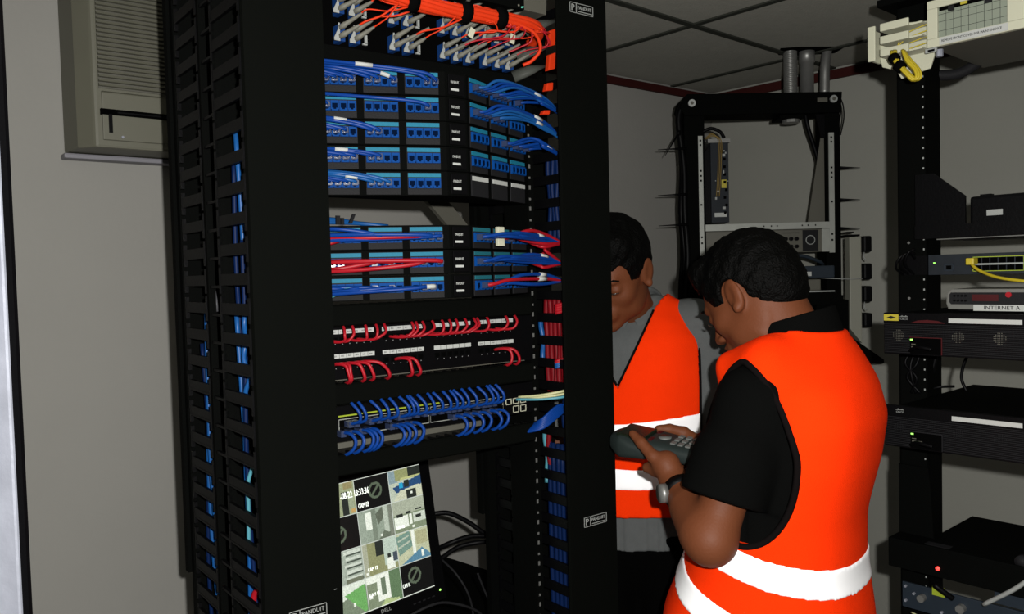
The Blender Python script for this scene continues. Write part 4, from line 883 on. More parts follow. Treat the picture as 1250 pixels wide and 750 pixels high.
for (a, n) in ((.157, 6), (.262, 6), (.365, 6)):
    b_ = a + n * .0155 + .004; mb = MB()
    for q in ((a, b_, 1.533, 1.5345), (a, b_, 1.5625, 1.564), (a, a + .0015, 1.533, 1.564), (b_ - .0015, b_, 1.533, 1.564)): mb.box(q[0], q[1], -.0055, -.004, q[2], q[3])
    pg = t.part('port_group', mb, M['lime'], label='yellow outlined port group')
    t.part('port_row_plate', MB().box(a + .002, b_ - .002, -.0048, -.004, 1.5465, 1.5500), M['silver'], pg)
    for r_ in (1.5405, 1.5560):
        for k in range(n): t.inst('port', pj2, (a + .0098 + k * .0155, -.0045, r_), parent=pg)
cord([(.42, -.12, 1.508), (.34, -.10, 1.508), (.24, -.07, 1.518), (.19, -.045, 1.532), (.166, -.03, 1.546), (.160, -.012, 1.554)], M['yellow'], .0033, 'yellow network cable plugged into the slim switch on the right rack', name='network_cable', fr=R2, plugd=None)
solo('cable_plug', MB().box(.152, .168, -.030, -.0062, 1.5475, 1.5615), M['yellow'], 'yellow boot of the network plug in the slim switch', 'plug', R2, bevel=.002)
for i in range(3):
    cord([(.012 + .012 * i, -.004, 1.530), (.010 + .01 * i, -.035, 1.545 + .004 * i), (.022 + .01 * i, -.04, 1.568 + .006 * i), (.045, -.02, 1.585 - .01 * i)], M['blackp'], .0028, 'black cable loop bulging beside the left ear of the slim switch', group='black cable loops beside the slim switch', name='cable', fr=R2)
# modem on the first router
t = T('modem', 'grey desktop modem with red accents standing on the upper router', 'modem', R2, (.3, -.05, 1.4545))
mv = -.10
t.part('casing', MB().prism([(.140, 1.470), (.144, 1.4575), (.40, 1.4575), (.405, 1.470), (.402, 1.492), (.395, 1.499), (.150, 1.499), (.142, 1.492)], mv, mv + .14), M['modem'], bevel=.002)
t.part('front_inset', MB().prism([(.147, 1.472), (.150, 1.468), (.40, 1.468), (.40, 1.492), (.150, 1.492), (.147, 1.488)], mv - .0012, mv), M['dgrey'])
kb = MB()
for k in range(8): kb.cyl((.157 + (k % 4) * .007, mv - .001, 1.4755 + (k // 4) * .010), (.157 + (k % 4) * .007, mv - .004, 1.4755 + (k // 4) * .010), .0022, 8)
t.part('keys', kb, M['blackp'])
t.part('red_display', MB().box(.190, .238, mv - .0022, mv - .001, 1.475, 1.488), M['maroon'])
t.part('red_badge', MB().cyl((.256, mv - .001, 1.4875), (.256, mv - .004, 1.4875), .0055, 10), M['red'])
c_ = t.part('white_label', MB().box(.193, .33, mv - .0035, mv - .0012, 1.4555, 1.4675), M['white'])
t.text('INTERNET A', .0105, face_front(.212, mv - .0038, 1.4615), M['dgrey'], c_, sx=1.1)
t.part('rubber_foot', MB().box(.16, .38, mv + .01, mv + .12, 1.4540, 1.4575), M['blackp'])
# routers
def router(z0, name, label, upper):
    H = .086; V = -.166
    t = T('router', label, 'router', R2, (.27, .0, z0), 'large black routers')
    t.part('chassis', MB().box(.0665, .4975, V + .012, .25, z0 + .001, z0 + H - .001), M['black'])
    t.part('front_bezel', MB().box(.042, .515, V, V + .012, z0, z0 + H), M['blackp'], bevel=.0015)
    t.part('top_band', MB().box(.0425, .514, V - .002, V, z0 + H - .021, z0 + H - .001), M['blackp'])
    gr = MB().box(-.0, .470, -.0012, 0, 0, .0012).mesh('vent_slat', M['dgrey']); bm_fix(gr)
    for k in range(17): t.inst('vent_slat', gr, (.0435, V, z0 + .004 + k * .0036))
    for c0 in (.073, .188, .262, .350):
        dots = MB()
        for a in range(-3, 4):
            for b_ in range(-3, 4):
                if a * a + b_ * b_ <= 10: dots.box(c0 + a * .0034 - .0007, c0 + a * .0034 + .0007, V - .0022, V - .0012, z0 + .040 + b_ * .0034 - .0007, z0 + .040 + b_ * .0034 + .0007)
        o = t.part('fan_vent_dots', dots, M['gunmetal'] if upper else M['dgrey']); o['kind'] = 'stuff'
    bay = MB().box(.097, .158, V - .004, V - .0012, z0 + .003, z0 + .036)
    b_ = t.part('port_bay', bay, M['blackd'])
    t.part('bay_edge', MB().box(.097, .158, V - .006, V - .004, z0 + .036, z0 + .0375).box(.158, .1596, V - .006, V - .004, z0 + .003, z0 + .0375), M['maroon'] if upper else M['dgrey'], b_)
    t.part('bay_detail', MB().box(.100, .110, V - .0055, V - .004, z0 + .016, z0 + .0185).box(.112, .120, V - .0055, V - .004, z0 + .016, z0 + .0185).box(.100, .108, V - .0055, V - .004, z0 + .022, z0 + .0235), M['gunmetal'], b_)
    t.part('status_lamp', MB().box(.0985, .1035, V - .0075, V - .006, z0 + .0310, z0 + .0335), M['glow_g'], label='small green status light')
    if upper:
        yl = t.part('yellow_sticker', MB().box(.0435, .0735, V - .0032, V - .002, z0 + H - .0165, z0 + H - .0035), M['yl'])
        t.part('sticker_mark', MB().prism([(.049, z0 + H - .0100), (.0585, z0 + H - .0065), (.069, z0 + H - .0100), (.0585, z0 + H - .0130)], V - .0035, V - .0032), M['dgrey'], yl)
        t.part('red_badge', MB().prism([(.098, z0 + H - .020), (.112, z0 + H - .0150), (.130, z0 + H - .0135), (.150, z0 + H - .0150), (.165, z0 + H - .020)], V - .0032, V - .002), M['maroon'], label='dark red crescent badge')
    lg = MB()
    ux = .0765 if upper else .067
    for k, h in enumerate((.0012, .0022, .0034, .0022, .0012, .0022, .0034, .0022, .0012)): lg.box(ux + k * .0019, ux + .0009 + k * .0019, V - .0030, V - .002, z0 + H - .0085, z0 + H - .0085 + h)
    l_ = t.part('bridge_mark', lg, M['silver'])
    t.text('CISCO', .0050, face_front(ux, V - .0024, z0 + H - .0125), M['silver'], l_, sx=1.1)
    t.part('long_label', MB().box(.171 if upper else .176, .30, V - .0034, V - .002, z0 + H - .0185, z0 + H - .0095), M['white'], label='long white printed label')
    t.text('ENLACE PRINCIPAL', .0044, face_front(.19, V - .0036, z0 + H - .014), M['gunmetal'], l_, sx=1.1) if False else None
    cord([(.100, V - .010, z0 + .010), (.115, V - .022, z0 + .018), (.130, V - .030, z0 + .019), (.150, V - .030, z0 + .016)], M['blackp'], .0038, f'short black cable plugged into the front bay of the {"upper" if upper else "lower"} router', name='cable', fr=R2)
    return t
router(1.3665, 'router', 'black router with yellow sticker and dark red badge, upper of the two', True)
router(1.1735, 'router', 'black router without stickers, lower of the two, its bare top showing', False)
solo('side_knob', MB().tube([(.034, -.12, 1.200), (.044, -.12, 1.200), (.0412, -.12, 1.200)][:2], .014, 12), M['blackp'], 'round black knob on the left side of the lower router', 'knob', R2)
cord([lead2(1143, 433, .03), lead2(1139, 450, .03), lead2(1135, 470, .03), lead2(1128, 486, .03)], M['blackp'], .0045, 'black cable hanging behind the upper router, left one', name='cable', fr=R2)
cord([lead2(1180, 436, .06), lead2(1175, 450, .06), lead2(1174, 464, .06), lead2(1180, 478, .06)], M['blackp'], .0035, 'thin black cable hanging behind the upper router, right one', name='cable', fr=R2)
cord([lead2(1128, 478, .03), lead2(1145, 473, .03), lead2(1165, 472, .05)], M['blackp'], .003, 'black cable lying behind the top of the lower router', name='cable', fr=R2)
for i in range(3):
    cord([(.03 + .01 * i, -.005, 1.36), (.02 + .012 * i, -.014, 1.33), (.045 - .01 * i, -.016, 1.30), (.03 + .01 * i, -.008, 1.265)], M['blackp'], .003, 'black cable wound on the post between the two routers', group='black cables on the post between the routers', name='cable', fr=R2)
# tower shape of the dark post lower down, lower units
t = T('rack_unit', 'black rack unit with a red light at the bottom right', 'rack unit', R2, (.3, -.03, .872))
t.part('casing', MB().box(.0, .497, -.062, -.0015, .880, .944), M['black'], bevel=.002)
t.part('deck', MB().box(.0665, .497, .0, .24, .880, .940), M['black'])
t.part('top_label', MB().box(.075, .125, -.055, -.032, .944, .9446), M['dgrey'])
t.part('red_lamp', MB().tube([(.106, -.0615, .900), (.106, -.0655, .900)], .0042, 10), M['glow_r'], label='bright red indicator light')
t.part('side_cheek', MB().prism([(.0, .944), (.075, .944), (.069, 1.05), (.064, 1.10), (.0, 1.10)], -.006, -.0015), M['black'])
t = T('patch_bracket', 'grey metal panel with screws and a yellow sticker below the red light', 'panel', R2, (.3, -.04, .79))
t.part('panel_face', MB().box(.026, .497, -.052, -.046, .792, .848), M['steelblue'], bevel=.001)
t.part('lime_sticker', MB().box(.090, .116, -.0535, -.052, .836, .856), M['lime'], label='lime yellow sticker')
for (u, z) in ((.034, .840), (.034, .808), (.052, .828), (.110, .803)): t.part('screw', MB().cyl((u, -.052, z), (u, -.057, z), .003, 8), M['chrome'])
t.part('knob', MB().cyl((.070, -.052, .824), (.070, -.066, .824), .008, 12), M['zinc']); t.part('knob', MB().cyl((.150, -.052, .824), (.150, -.066, .824), .009, 12), M['zinc'])
cord([(.055, -.075, .793), (.10, -.09, .792), (.14, -.09, .802), (.17, -.08, .82)], M['yellowc'], .002, 'pale wire curving in front of the grey bracket panel', name='wire', fr=R2)
cord([(.115, -.06, .852), (.105, -.075, .866), (.120, -.07, .855), (.135, -.06, .842)], M['blackp'], .006, 'black cable loop between the red light unit and the bracket panel', name='cable', fr=R2)
cord([(.205, -.09, .858), (.26, -.10, .905), (.30, -.10, .945), (.34, -.09, .98)], M['silver'], .0045, 'pale grey cable rising to the right edge across the lowest unit', name='cable', fr=R2)
solo('rack_unit', MB().box(.21, .497, -.045, .2, .850, .878), M['steelblue'], 'dark blue unit under the red light unit at the right edge', 'rack unit', R2)
solo('round_knob_unit', MB().tube([(.262, -.058, .951), (.262, -.035, .951)], .012, 12), M['dgrey'], 'small grey knob on top of the lowest unit', 'knob', R2)
# ------------------------------------------------------------------ people: smooth solids sampled on a grid and meshed
def smin(a, b, k):
    h = np.clip(.5 + .5 * (b - a) / k, 0, 1); return b + (a - b) * h - k * h * (1 - h)
def smax(a, b, k): return -smin(-a, -b, k)
class Fld:
    def __init__(s, lo, hi, h):
        s.lo = np.array(lo, float); s.h = h; n = np.ceil((np.array(hi) - s.lo) / h).astype(int) + 1; s.n = n
        s.ax = [(s.lo[i] + h * np.arange(n[i])).astype(np.float32) for i in range(3)]
        s.F = np.full(n, 1.0, np.float32)
    def _sl(s, lo, hi, m):
        i0 = np.maximum(np.floor((np.array(lo) - m - s.lo) / s.h).astype(int), 0); i1 = np.minimum(np.ceil((np.array(hi) + m - s.lo) / s.h).astype(int) + 1, s.n)
        return tuple(slice(a, max(a, b)) for a, b in zip(i0, i1))
    def op(s, fn, lo, hi, k=.01, mode='add', m=None):
        sl = s._sl(lo, hi, m if m is not None else max(.03, k * 2))
        X = s.ax[0][sl[0]][:, None, None]; Y = s.ax[1][sl[1]][None, :, None]; Zz = s.ax[2][sl[2]][None, None, :]
        if min(X.size, Y.size, Zz.size) == 0: return s
        v = fn(X, Y, Zz)
        if mode == 'add': s.F[sl] = smin(s.F[sl], v, k)
        elif mode == 'sub': s.F[sl] = smax(s.F[sl], -v, k)
        return s
    def cap(s, a, b, ra, rb, k=.01, mode='add', fl=None):
        a = np.array(a, float); b = np.array(b, float); d = b - a; L = d @ d; r = max(ra, rb)
        def fn(X, Y, Zz):
            t = np.clip(((X - a[0]) * d[0] + (Y - a[1]) * d[1] + (Zz - a[2]) * d[2]) / L, 0, 1)
            return np.sqrt((X - a[0] - t * d[0]) ** 2 + (Y - a[1] - t * d[1]) ** 2 + (Zz - a[2] - t * d[2]) ** 2) - (ra + (rb - ra) * t)
        return s.op(fn, np.minimum(a, b) - r, np.maximum(a, b) + r, k, mode)
    def at(s, P):                        # trilinear sample
        q = (np.asarray(P, float) - s.lo) / s.h; i = np.clip(np.floor(q).astype(int), 0, s.n - 2); f_ = q - i; v = 0
        for a in (0, 1):
            for b in (0, 1):
                for c in (0, 1): v = v + s.F[i[:, 0] + a, i[:, 1] + b, i[:, 2] + c] * (f_[:, 0] if a else 1 - f_[:, 0]) * (f_[:, 1] if b else 1 - f_[:, 1]) * (f_[:, 2] if c else 1 - f_[:, 2])
        return v
    def hit(s, P0, P1, n=120):           # last crossing from outside P0 towards P1
        P0 = np.array(P0, float); P1 = np.array(P1, float); t = np.linspace(0, 1, n); out = []
        for a, b in zip(P0, P1):
            L = a[None] + (b - a)[None] * t[:, None]; v = s.at(L); k = np.argmax(v < 0)
            if v[k] < 0 and k > 0: out.append(tuple(L[k]))
        return out
    def ell(s, c, r, k=.01, mode='add', Rm=None):
        c = np.array(c, float); r = np.array(r, float); Rm = np.eye(3) if Rm is None else np.array(Rm)
        def fn(X, Y, Zz):
            x, y, z = X - c[0], Y - c[1], Zz - c[2]
            q = [(x * Rm[0, i] + y * Rm[1, i] + z * Rm[2, i]) / r[i] for i in range(3)]
            k0 = np.sqrt(q[0] ** 2 + q[1] ** 2 + q[2] ** 2) + 1e-6; k1 = np.sqrt((q[0] / r[0]) ** 2 + (q[1] / r[1]) ** 2 + (q[2] / r[2]) ** 2) + 1e-6
            return k0 * (k0 - 1) / k1
        return s.op(fn, c - r.max(), c + r.max(), k, mode)
    def loft(s, rows, k=.01, p=2.3, z0=None, z1=None, grow=0.0, fold=None, mode='add'):
        rows = sorted(rows); zs = np.array([q[0] for q in rows]); C_ = np.array(rows, float)
        zz = np.linspace(zs[0], zs[-1], 200); cur = []
        for c in range(1, 5):                       # smooth interpolation
            v = np.interp(zz, zs, C_[:, c]); v = np.convolve(np.pad(v, 8, mode='edge'), np.hanning(17) / np.hanning(17).sum(), 'valid'); cur.append(v)
        z0 = zs[0] if z0 is None else z0; z1 = zs[-1] if z1 is None else z1
        def fn(X, Y, Zz):
            ca, cb, ra, rb = [np.interp(Zz, zz, v).astype(np.float32) for v in cur]
            ra = ra + grow; rb = rb + grow
            q = (np.abs((X - ca) / ra) ** p + np.abs((Y - cb) / rb) ** p) ** (1 / p)
            d = (q - 1) * np.minimum(ra, rb)
            if fold is not None: d = d + fold(X, Y, Zz)
            return np.maximum(d, np.maximum(z0 - Zz, Zz - z1))
        m_ = max(max(q[3], q[4]) for q in rows) + grow
        lo = (min(q[1] for q in rows) - m_, min(q[2] for q in rows) - m_, z0); hi = (max(q[1] for q in rows) + m_, max(q[2] for q in rows) + m_, z1)
        return s.op(fn, lo, hi, k, mode)
    def half(s, fn, k=.002): s.F = smax(s.F, np.broadcast_to(fn(s.ax[0][:, None, None], s.ax[1][None, :, None], s.ax[2][None, None, :]), s.F.shape), k).astype(np.float32); return s
    def mesh(s, name, mats, off=(0, 0, 0), mfn=None, smooth=1):
        F = s.F; S = F < 0; n = np.array(F.shape)
        c = sum(S[a:n[0] - 1 + a, b:n[1] - 1 + b, d:n[2] - 1 + d].astype(np.int8) for a in (0, 1) for b in (0, 1) for d in (0, 1))
        act = (c > 0) & (c < 8); I = np.argwhere(act); idx = np.full(act.shape, -1, np.int64); idx[act] = np.arange(len(I))
        acc = np.zeros((len(I), 3)); cnt = np.zeros(len(I))
        cor = [(a, b, d) for a in (0, 1) for b in (0, 1) for d in (0, 1)]
        val = {q: F[I[:, 0] + q[0], I[:, 1] + q[1], I[:, 2] + q[2]] for q in cor}
        for q in cor:
            for ax in range(3):
                if q[ax] == 0:
                    q2 = list(q); q2[ax] = 1; q2 = tuple(q2); a, b = val[q], val[q2]; mm = (a < 0) != (b < 0)
                    t = np.where(mm, a / np.where(mm, a - b, 1), 0); pt = np.array(q, float)[None] + np.zeros((len(I), 3)); pt[:, ax] = t
                    acc[mm] += pt[mm]; cnt[mm] += 1
        V = (I + acc / cnt[:, None]) * s.h + s.lo
        fs = []
        for ax in range(3):
            o1, o2 = [(1, 2), (2, 0), (0, 1)][ax]
            A = np.take(S, range(0, n[ax] - 1), ax); B = np.take(S, range(1, n[ax]), ax); E_ = np.argwhere(A != B)
            ok = (E_[:, o1] > 0) & (E_[:, o2] > 0) & (E_[:, o1] < n[o1] - 1) & (E_[:, o2] < n[o2] - 1); E_ = E_[ok]
            if len(E_) == 0: continue
            def cell(d1, d2): q = E_.copy(); q[:, o1] += d1; q[:, o2] += d2; return idx[q[:, 0], q[:, 1], q[:, 2]]
            Q = np.stack([cell(-1, -1), cell(0, -1), cell(0, 0), cell(-1, 0)], 1)
            ins = A[E_[:, 0], E_[:, 1], E_[:, 2]]; Q[~ins] = Q[~ins][:, ::-1]; fs.append(Q)
        Q = np.concatenate(fs)
        for _ in range(smooth):                     # light relaxation along edges
            a2 = np.zeros_like(V); c2 = np.zeros(len(V))
            for e in range(4):
                i, j = Q[:, e], Q[:, (e + 1) % 4]
                for d in range(3): a2[:, d] += np.bincount(i, V[j, d], len(V)) + np.bincount(j, V[i, d], len(V))
                c2 += np.bincount(i, minlength=len(V)) + np.bincount(j, minlength=len(V))
            V = V * .5 + .5 * a2 / np.maximum(c2, 1)[:, None]
        me = bpy.data.meshes.new(name); me.vertices.add(len(V)); me.vertices.foreach_set('co', (V - np.array(off)).astype(np.float32).ravel())
        me.loops.add(len(Q) * 4); me.loops.foreach_set('vertex_index', Q.astype(np.int32).ravel()); me.polygons.add(len(Q))
        me.polygons.foreach_set('loop_start', np.arange(0, len(Q) * 4, 4, dtype=np.int32)); me.polygons.foreach_set('loop_total', np.full(len(Q), 4, np.int32))
        me.polygons.foreach_set('use_smooth', np.ones(len(Q), bool))
        mats = mats if isinstance(mats, (list, tuple)) else [mats]
        for q in mats: me.materials.append(q)
        if mfn is not None: me.polygons.foreach_set('material_index', mfn(V[Q].mean(1)).astype(np.int32))
        me.update(calc_edges=True); me.validate(); return me
def addmesh(t, name, me, parent=None, label=None):
    o = bpy.data.objects.new(name, me); COL.objects.link(o); o.parent = parent or t.o
    if label: o['label'] = label
    return o
def headpose(c, yaw, pitch, roll=0):   # columns: head x (nose), y (left ear), z (crown) in person coordinates
    return np.array(Matrix.Rotation(R(yaw), 3, 'Z') @ Matrix.Rotation(R(pitch), 3, 'Y') @ Matrix.Rotation(R(roll), 3, 'X')), np.array(c, float)
class HeadF:                            # adds head shapes given in head coordinates to a field
    def __init__(s, f, pose, sc_=1.0): s.f = f; s.Rm, s.c = pose; s.s = sc_
    def w(s, p): return s.c + s.Rm @ (np.array(p, float) * s.s)
    def at(s, P):                        # trilinear sample
        q = (np.asarray(P, float) - s.lo) / s.h; i = np.clip(np.floor(q).astype(int), 0, s.n - 2); f_ = q - i; v = 0
        for a in (0, 1):
            for b in (0, 1):
                for c in (0, 1): v = v + s.F[i[:, 0] + a, i[:, 1] + b, i[:, 2] + c] * (f_[:, 0] if a else 1 - f_[:, 0]) * (f_[:, 1] if b else 1 - f_[:, 1]) * (f_[:, 2] if c else 1 - f_[:, 2])
        return v
    def hit(s, P0, P1, n=120):           # last crossing from outside P0 towards P1
        P0 = np.array(P0, float); P1 = np.array(P1, float); t = np.linspace(0, 1, n); out = []
        for a, b in zip(P0, P1):
            L = a[None] + (b - a)[None] * t[:, None]; v = s.at(L); k = np.argmax(v < 0)
            if v[k] < 0 and k > 0: out.append(tuple(L[k]))
        return out
    def ell(s, c, r, k=.01, mode='add', rot=None):
        Rm = s.Rm if rot is None else s.Rm @ np.array(rot); s.f.ell(s.w(c), np.array(r) * s.s, k, mode, Rm)
    def cap(s, a, b, ra, rb, k=.01, mode='add'): s.f.cap(s.w(a), s.w(b), ra * s.s, rb * s.s, k, mode)
def sculpt_head(f, pose, sc_=1.0):
    H = HeadF(f, pose, sc_)
    H.ell((-.012, 0, .030), (.096, .076, .085), .02)
    H.ell((.030, 0, -.020), (.060, .062, .088), .03)
    H.ell((.024, 0, -.074), (.056, .052, .042), .03)
    H.ell((.072, 0, -.103), (.018, .020, .016), .025)
    for y in (-1, 1):
        H.ell((.056, y * .040, -.030), (.024, .022, .020), .02)
        H.ell((.010, y * .052, -.070), (.040, .014, .030), .02)
    H.cap((.082, -.030, .014), (.082, .030, .014), .011, .011, .015)
    for y in (-1, 1): H.ell((.099, y * .033, -.006), (.018, .019, .013), .014, 'sub')
    for y in (-1, 1): H.ell((.078, y * .032, -.007), (.0135, .0150, .0125), .006)
    H.cap((.088, 0, .004), (.111, 0, -.034), .0075, .0105, .010)
    H.ell((.110, 0, -.038), (.012, .011, .009), .006)
    for y in (-1, 1): H.ell((.101, y * .012, -.041), (.010, .007, .007), .006)
    H.ell((.088, 0, -.068), (.014, .026, .018), .014)
    H.ell((.101, 0, -.062), (.0075, .021, .0050), .004); H.ell((.099, 0, -.0725), (.008, .018, .0062), .004)
    H.ell((.108, 0, -.0672), (.008, .024, .0011), .002, 'sub')
    for y in (-1, 1):
        rot = Matrix.Rotation(R(-18 * y), 3, 'Z') @ Matrix.Rotation(R(-14), 3, 'Y')
        H.ell((-.010, y * .079, -.010), (.021, .0075, .033), .006, rot=rot)
        H.ell((-.004, y * .0875, -.006), (.0115, .0055, .021), .004, 'sub', rot=rot)
        H.ell((-.002, y * .083, -.036), (.008, .006, .009), .006, rot=rot)
    return H
def hair_field(pose, h=.003, sc_=1.0, fringe=.055):
    Rm, c = pose; f = Fld(c - .15, c + .15, h); H = HeadF(f, pose, sc_)
    H.ell((-.014, 0, .034), (.107, .0865, .094), .02); H.ell((-.058, 0, -.018), (.056, .066, .064), .03); H.cap((.050, -.045, .088), (.050, .045, .088), .022, .022, .03)
    Ri = Rm.T
    X, Y, Zz = f.ax[0][:, None, None], f.ax[1][None, :, None], f.ax[2][None, None, :]
    q = [(Ri[i, 0] * (X - c[0]) + Ri[i, 1] * (Y - c[1]) + Ri[i, 2] * (Zz - c[2])) / sc_ for i in range(3)]
    x, y, z = q
    ang = np.arctan2(y, -x + .0)
    lump = .0011 * np.sin(ang * 9 + z * 160 + 2.5 * np.sin(y * 70)) + .0010 * np.sin(x * 310 + 4 * np.sin(y * 130 + z * 60)) * np.sin(y * 270 + z * 150) + .0009 * np.sin(z * 330 + 3 * np.sin(x * 140)) * np.sin(ang * 23 + x * 90)
    f.F = (f.F + lump * (z > -.06)).astype(np.float32)
    # skin stays free in front of the hairline
    cut = np.minimum.reduce([smax(.046 + .25 * np.abs(y) - x + .006 * np.sin(y * 190), z - fringe - .25 * (.05 - np.abs(y)) + .006 * np.sin(y * 230), .01), np.maximum(-.001 - x, z + .022), np.maximum(-.030 - x - (z + .03) * .3, z + .030)])
    f.F = smax(f.F, -cut, .006)
    ear = np.sqrt(((x + .006) / .026) ** 2 + ((z + .012) / .036) ** 2) - 1; f.F = np.where(np.abs(y) > .066, smax(f.F, -ear * .026, .004), f.F)
    f.F = np.maximum(f.F, -(z + .082)).astype(np.float32)
    return f
def hand(f, wr, palm_c, kn, fingers, thumb, rw=.027):
    """wr wrist, palm_c palm centre, kn four knuckle points, fingers: list of three more points each, thumb four points"""
    f.cap(wr, palm_c, rw, .024, .012)
    for i, k_ in enumerate(kn):
        f.cap(palm_c, k_, .020, .0105, .012)
        pts = [k_] + fingers[i]; rs_ = [.0098, .0088, .0080, .0068] if i < 3 else [.0085, .0076, .0068, .0060]
        for a in range(len(pts) - 1): f.cap(pts[a], pts[a + 1], rs_[a], rs_[a + 1], .003)
    rs_ = [.0165, .0125, .0108, .0082]
    for a in range(len(thumb) - 1): f.cap(thumb[a], thumb[a + 1], rs_[a], rs_[a + 1], .004)
def folds(amp, *terms):                 # gentle cloth folds: sums of slanted sines
    def fn(X, Y, Zz):
        v = 0
        for (kx, ky, kz, ph, a) in terms: v = v + a * np.sin(kx * X + ky * Y + kz * Zz + ph)
        return v * amp
    return fn
# ---- person A, nearer, seen from behind his left shoulder; local a = forward, b = his left
AX, AY, AH = .50, 1.55, 148
A = T('person', 'man in orange vest over black polo shirt, back turned, working a handheld tester', 'person', Frame(AX, AY, AH), (0, 0, 0))
pose = headpose((.048, .0, 1.502), -15, 36, 3)
sh = np.array((.005, .165, 1.325)); el = np.array((.056, .235, 1.092)); wr = np.array((.162, .118, 1.150))
shr = np.array((.02, -.165, 1.325)); elr = np.array((.10, -.235, 1.075)); wrr = np.array((.225, -.085, 1.185))
DC = np.array((.212, .050, 1.203))      # tester centre
f = Fld((-.22, -.32, .86), (.46, .36, 1.68), .0035)
sculpt_head(f, pose, .96)
f.cap(pose[1] + pose[0] @ np.array((-.030, 0, -.035)), (-.035, 0, 1.395), .058, .064, .03)
f.loft([(.88, 0, 0, .10, .15), (1.05, 0, 0, .095, .14), (1.25, -.01, 0, .10, .15), (1.38, -.02, 0, .07, .12), (1.42, -.03, 0, .05, .07)], .03)
f.cap(sh + np.array((0, -.04, -.015)), el, .036, .042, .02); f.cap(el, wr, .045, .027, .014); f.cap(el + (wr - el) * .12, el + (wr - el) * .5, .047, .038, .012)
f.cap(shr + np.array((0, .04, -.015)), elr, .036, .042, .02); f.cap(elr, wrr, .043, .027, .014)
# left hand: palm under the near edge of the tester, thumb on top
D = lambda a, b, z: DC + np.array((a, b, z))
hand(f, wr, D(-.030, .062, -.022), [D(.012, .052, -.034), D(-.006, .056, -.038), D(-.026, .056, -.040), D(-.044, .054, -.040)],
     [[D(.020, .022, -.044), D(.022, .000, -.040), D(.020, -.016, -.034)], [D(.000, .020, -.046), D(.002, -.002, -.042), D(.000, -.018, -.036)], [D(-.020, .020, -.046), D(-.020, .000, -.044), D(-.020, -.014, -.036)], [D(-.040, .024, -.046), D(-.040, .006, -.044), D(-.040, -.006, -.038)]],
     [D(-.034, .070, -.020), D(-.008, .072, -.006), D(.020, .062, .016), D(.042, .052, .030)])
# right hand: holds the far edge, thumb over the top
hand(f, wrr, D(-.030, -.070, -.010), [D(.000, -.066, -.012), D(-.016, -.070, -.022), D(-.034, -.068, -.030), D(-.050, -.064, -.034)],
     [[D(.030, -.060, -.010), D(.052, -.052, -.004), D(.060, -.040, .000)], [D(.010, -.058, -.030), D(.012, -.036, -.036), D(.008, -.022, -.036)], [D(-.020, -.052, -.040), D(-.020, -.032, -.042), D(-.022, -.020, -.038)], [D(-.044, -.050, -.042), D(-.044, -.032, -.044), D(-.044, -.022, -.040)]],
     [D(-.036, -.072, .000), D(-.018, -.068, .016), D(.006, -.052, .024), D(.024, -.038, .026)])
addmesh(A, 'body', f.mesh('body', M['skin'], smooth=1))
hf = hair_field(pose, sc_=.955); addmesh(A, 'hair', hf.mesh('hair', M['hair'], smooth=1))
def HP(pose, p): return Vector(pose[1] + pose[0] @ np.array(p))
def face_extras(t, pose):
    X = Matrix([[*pose[0][i], pose[1][i]] for i in range(3)] + [[0, 0, 0, 1]])
    for y in (-1, 1):
        A_ = [(.086 - .01 * abs(s_) * .8, y * (.032 + .016 * s_), .017 + .004 * (1 - s_ * s_)) for s_ in (-1, -.4, .3, 1)]
        t.part('eyebrow', MB().tube([X @ Vector((x + .006, yy_, z)) for x, yy_, z in A_], [.002, .0036, .0034, .0016], 6, flat=.6), M['hair'])
        t.part('eye', MB().tube([X @ Vector((.0905, y * (.032 - .011), -.0105)), X @ Vector((.0928, y * .032, -.0115)), X @ Vector((.0885, y * (.032 + .012), -.0105))], [.0008, .0022, .0008], 6), M['eye'])
face_extras(A, pose)
TA = [(.80, .02, 0, .175, .195), (.90, .015, 0, .165, .190), (1.00, .012, 0, .150, .182), (1.10, -.006, 0, .140, .182), (1.20, -.028, 0, .142, .190), (1.28, -.040, 0, .140, .194), (1.345, -.042, 0, .122, .180), (1.385, -.040, 0, .100, .140), (1.415, -.040, 0, .078, .095), (1.435, -.040, 0, .062, .070)]
fa = folds(1, (18, 10, 9, 0, .0022), (-14, 22, -12, 1.3, .0018), (30, -8, 26, 2.1, .0010))
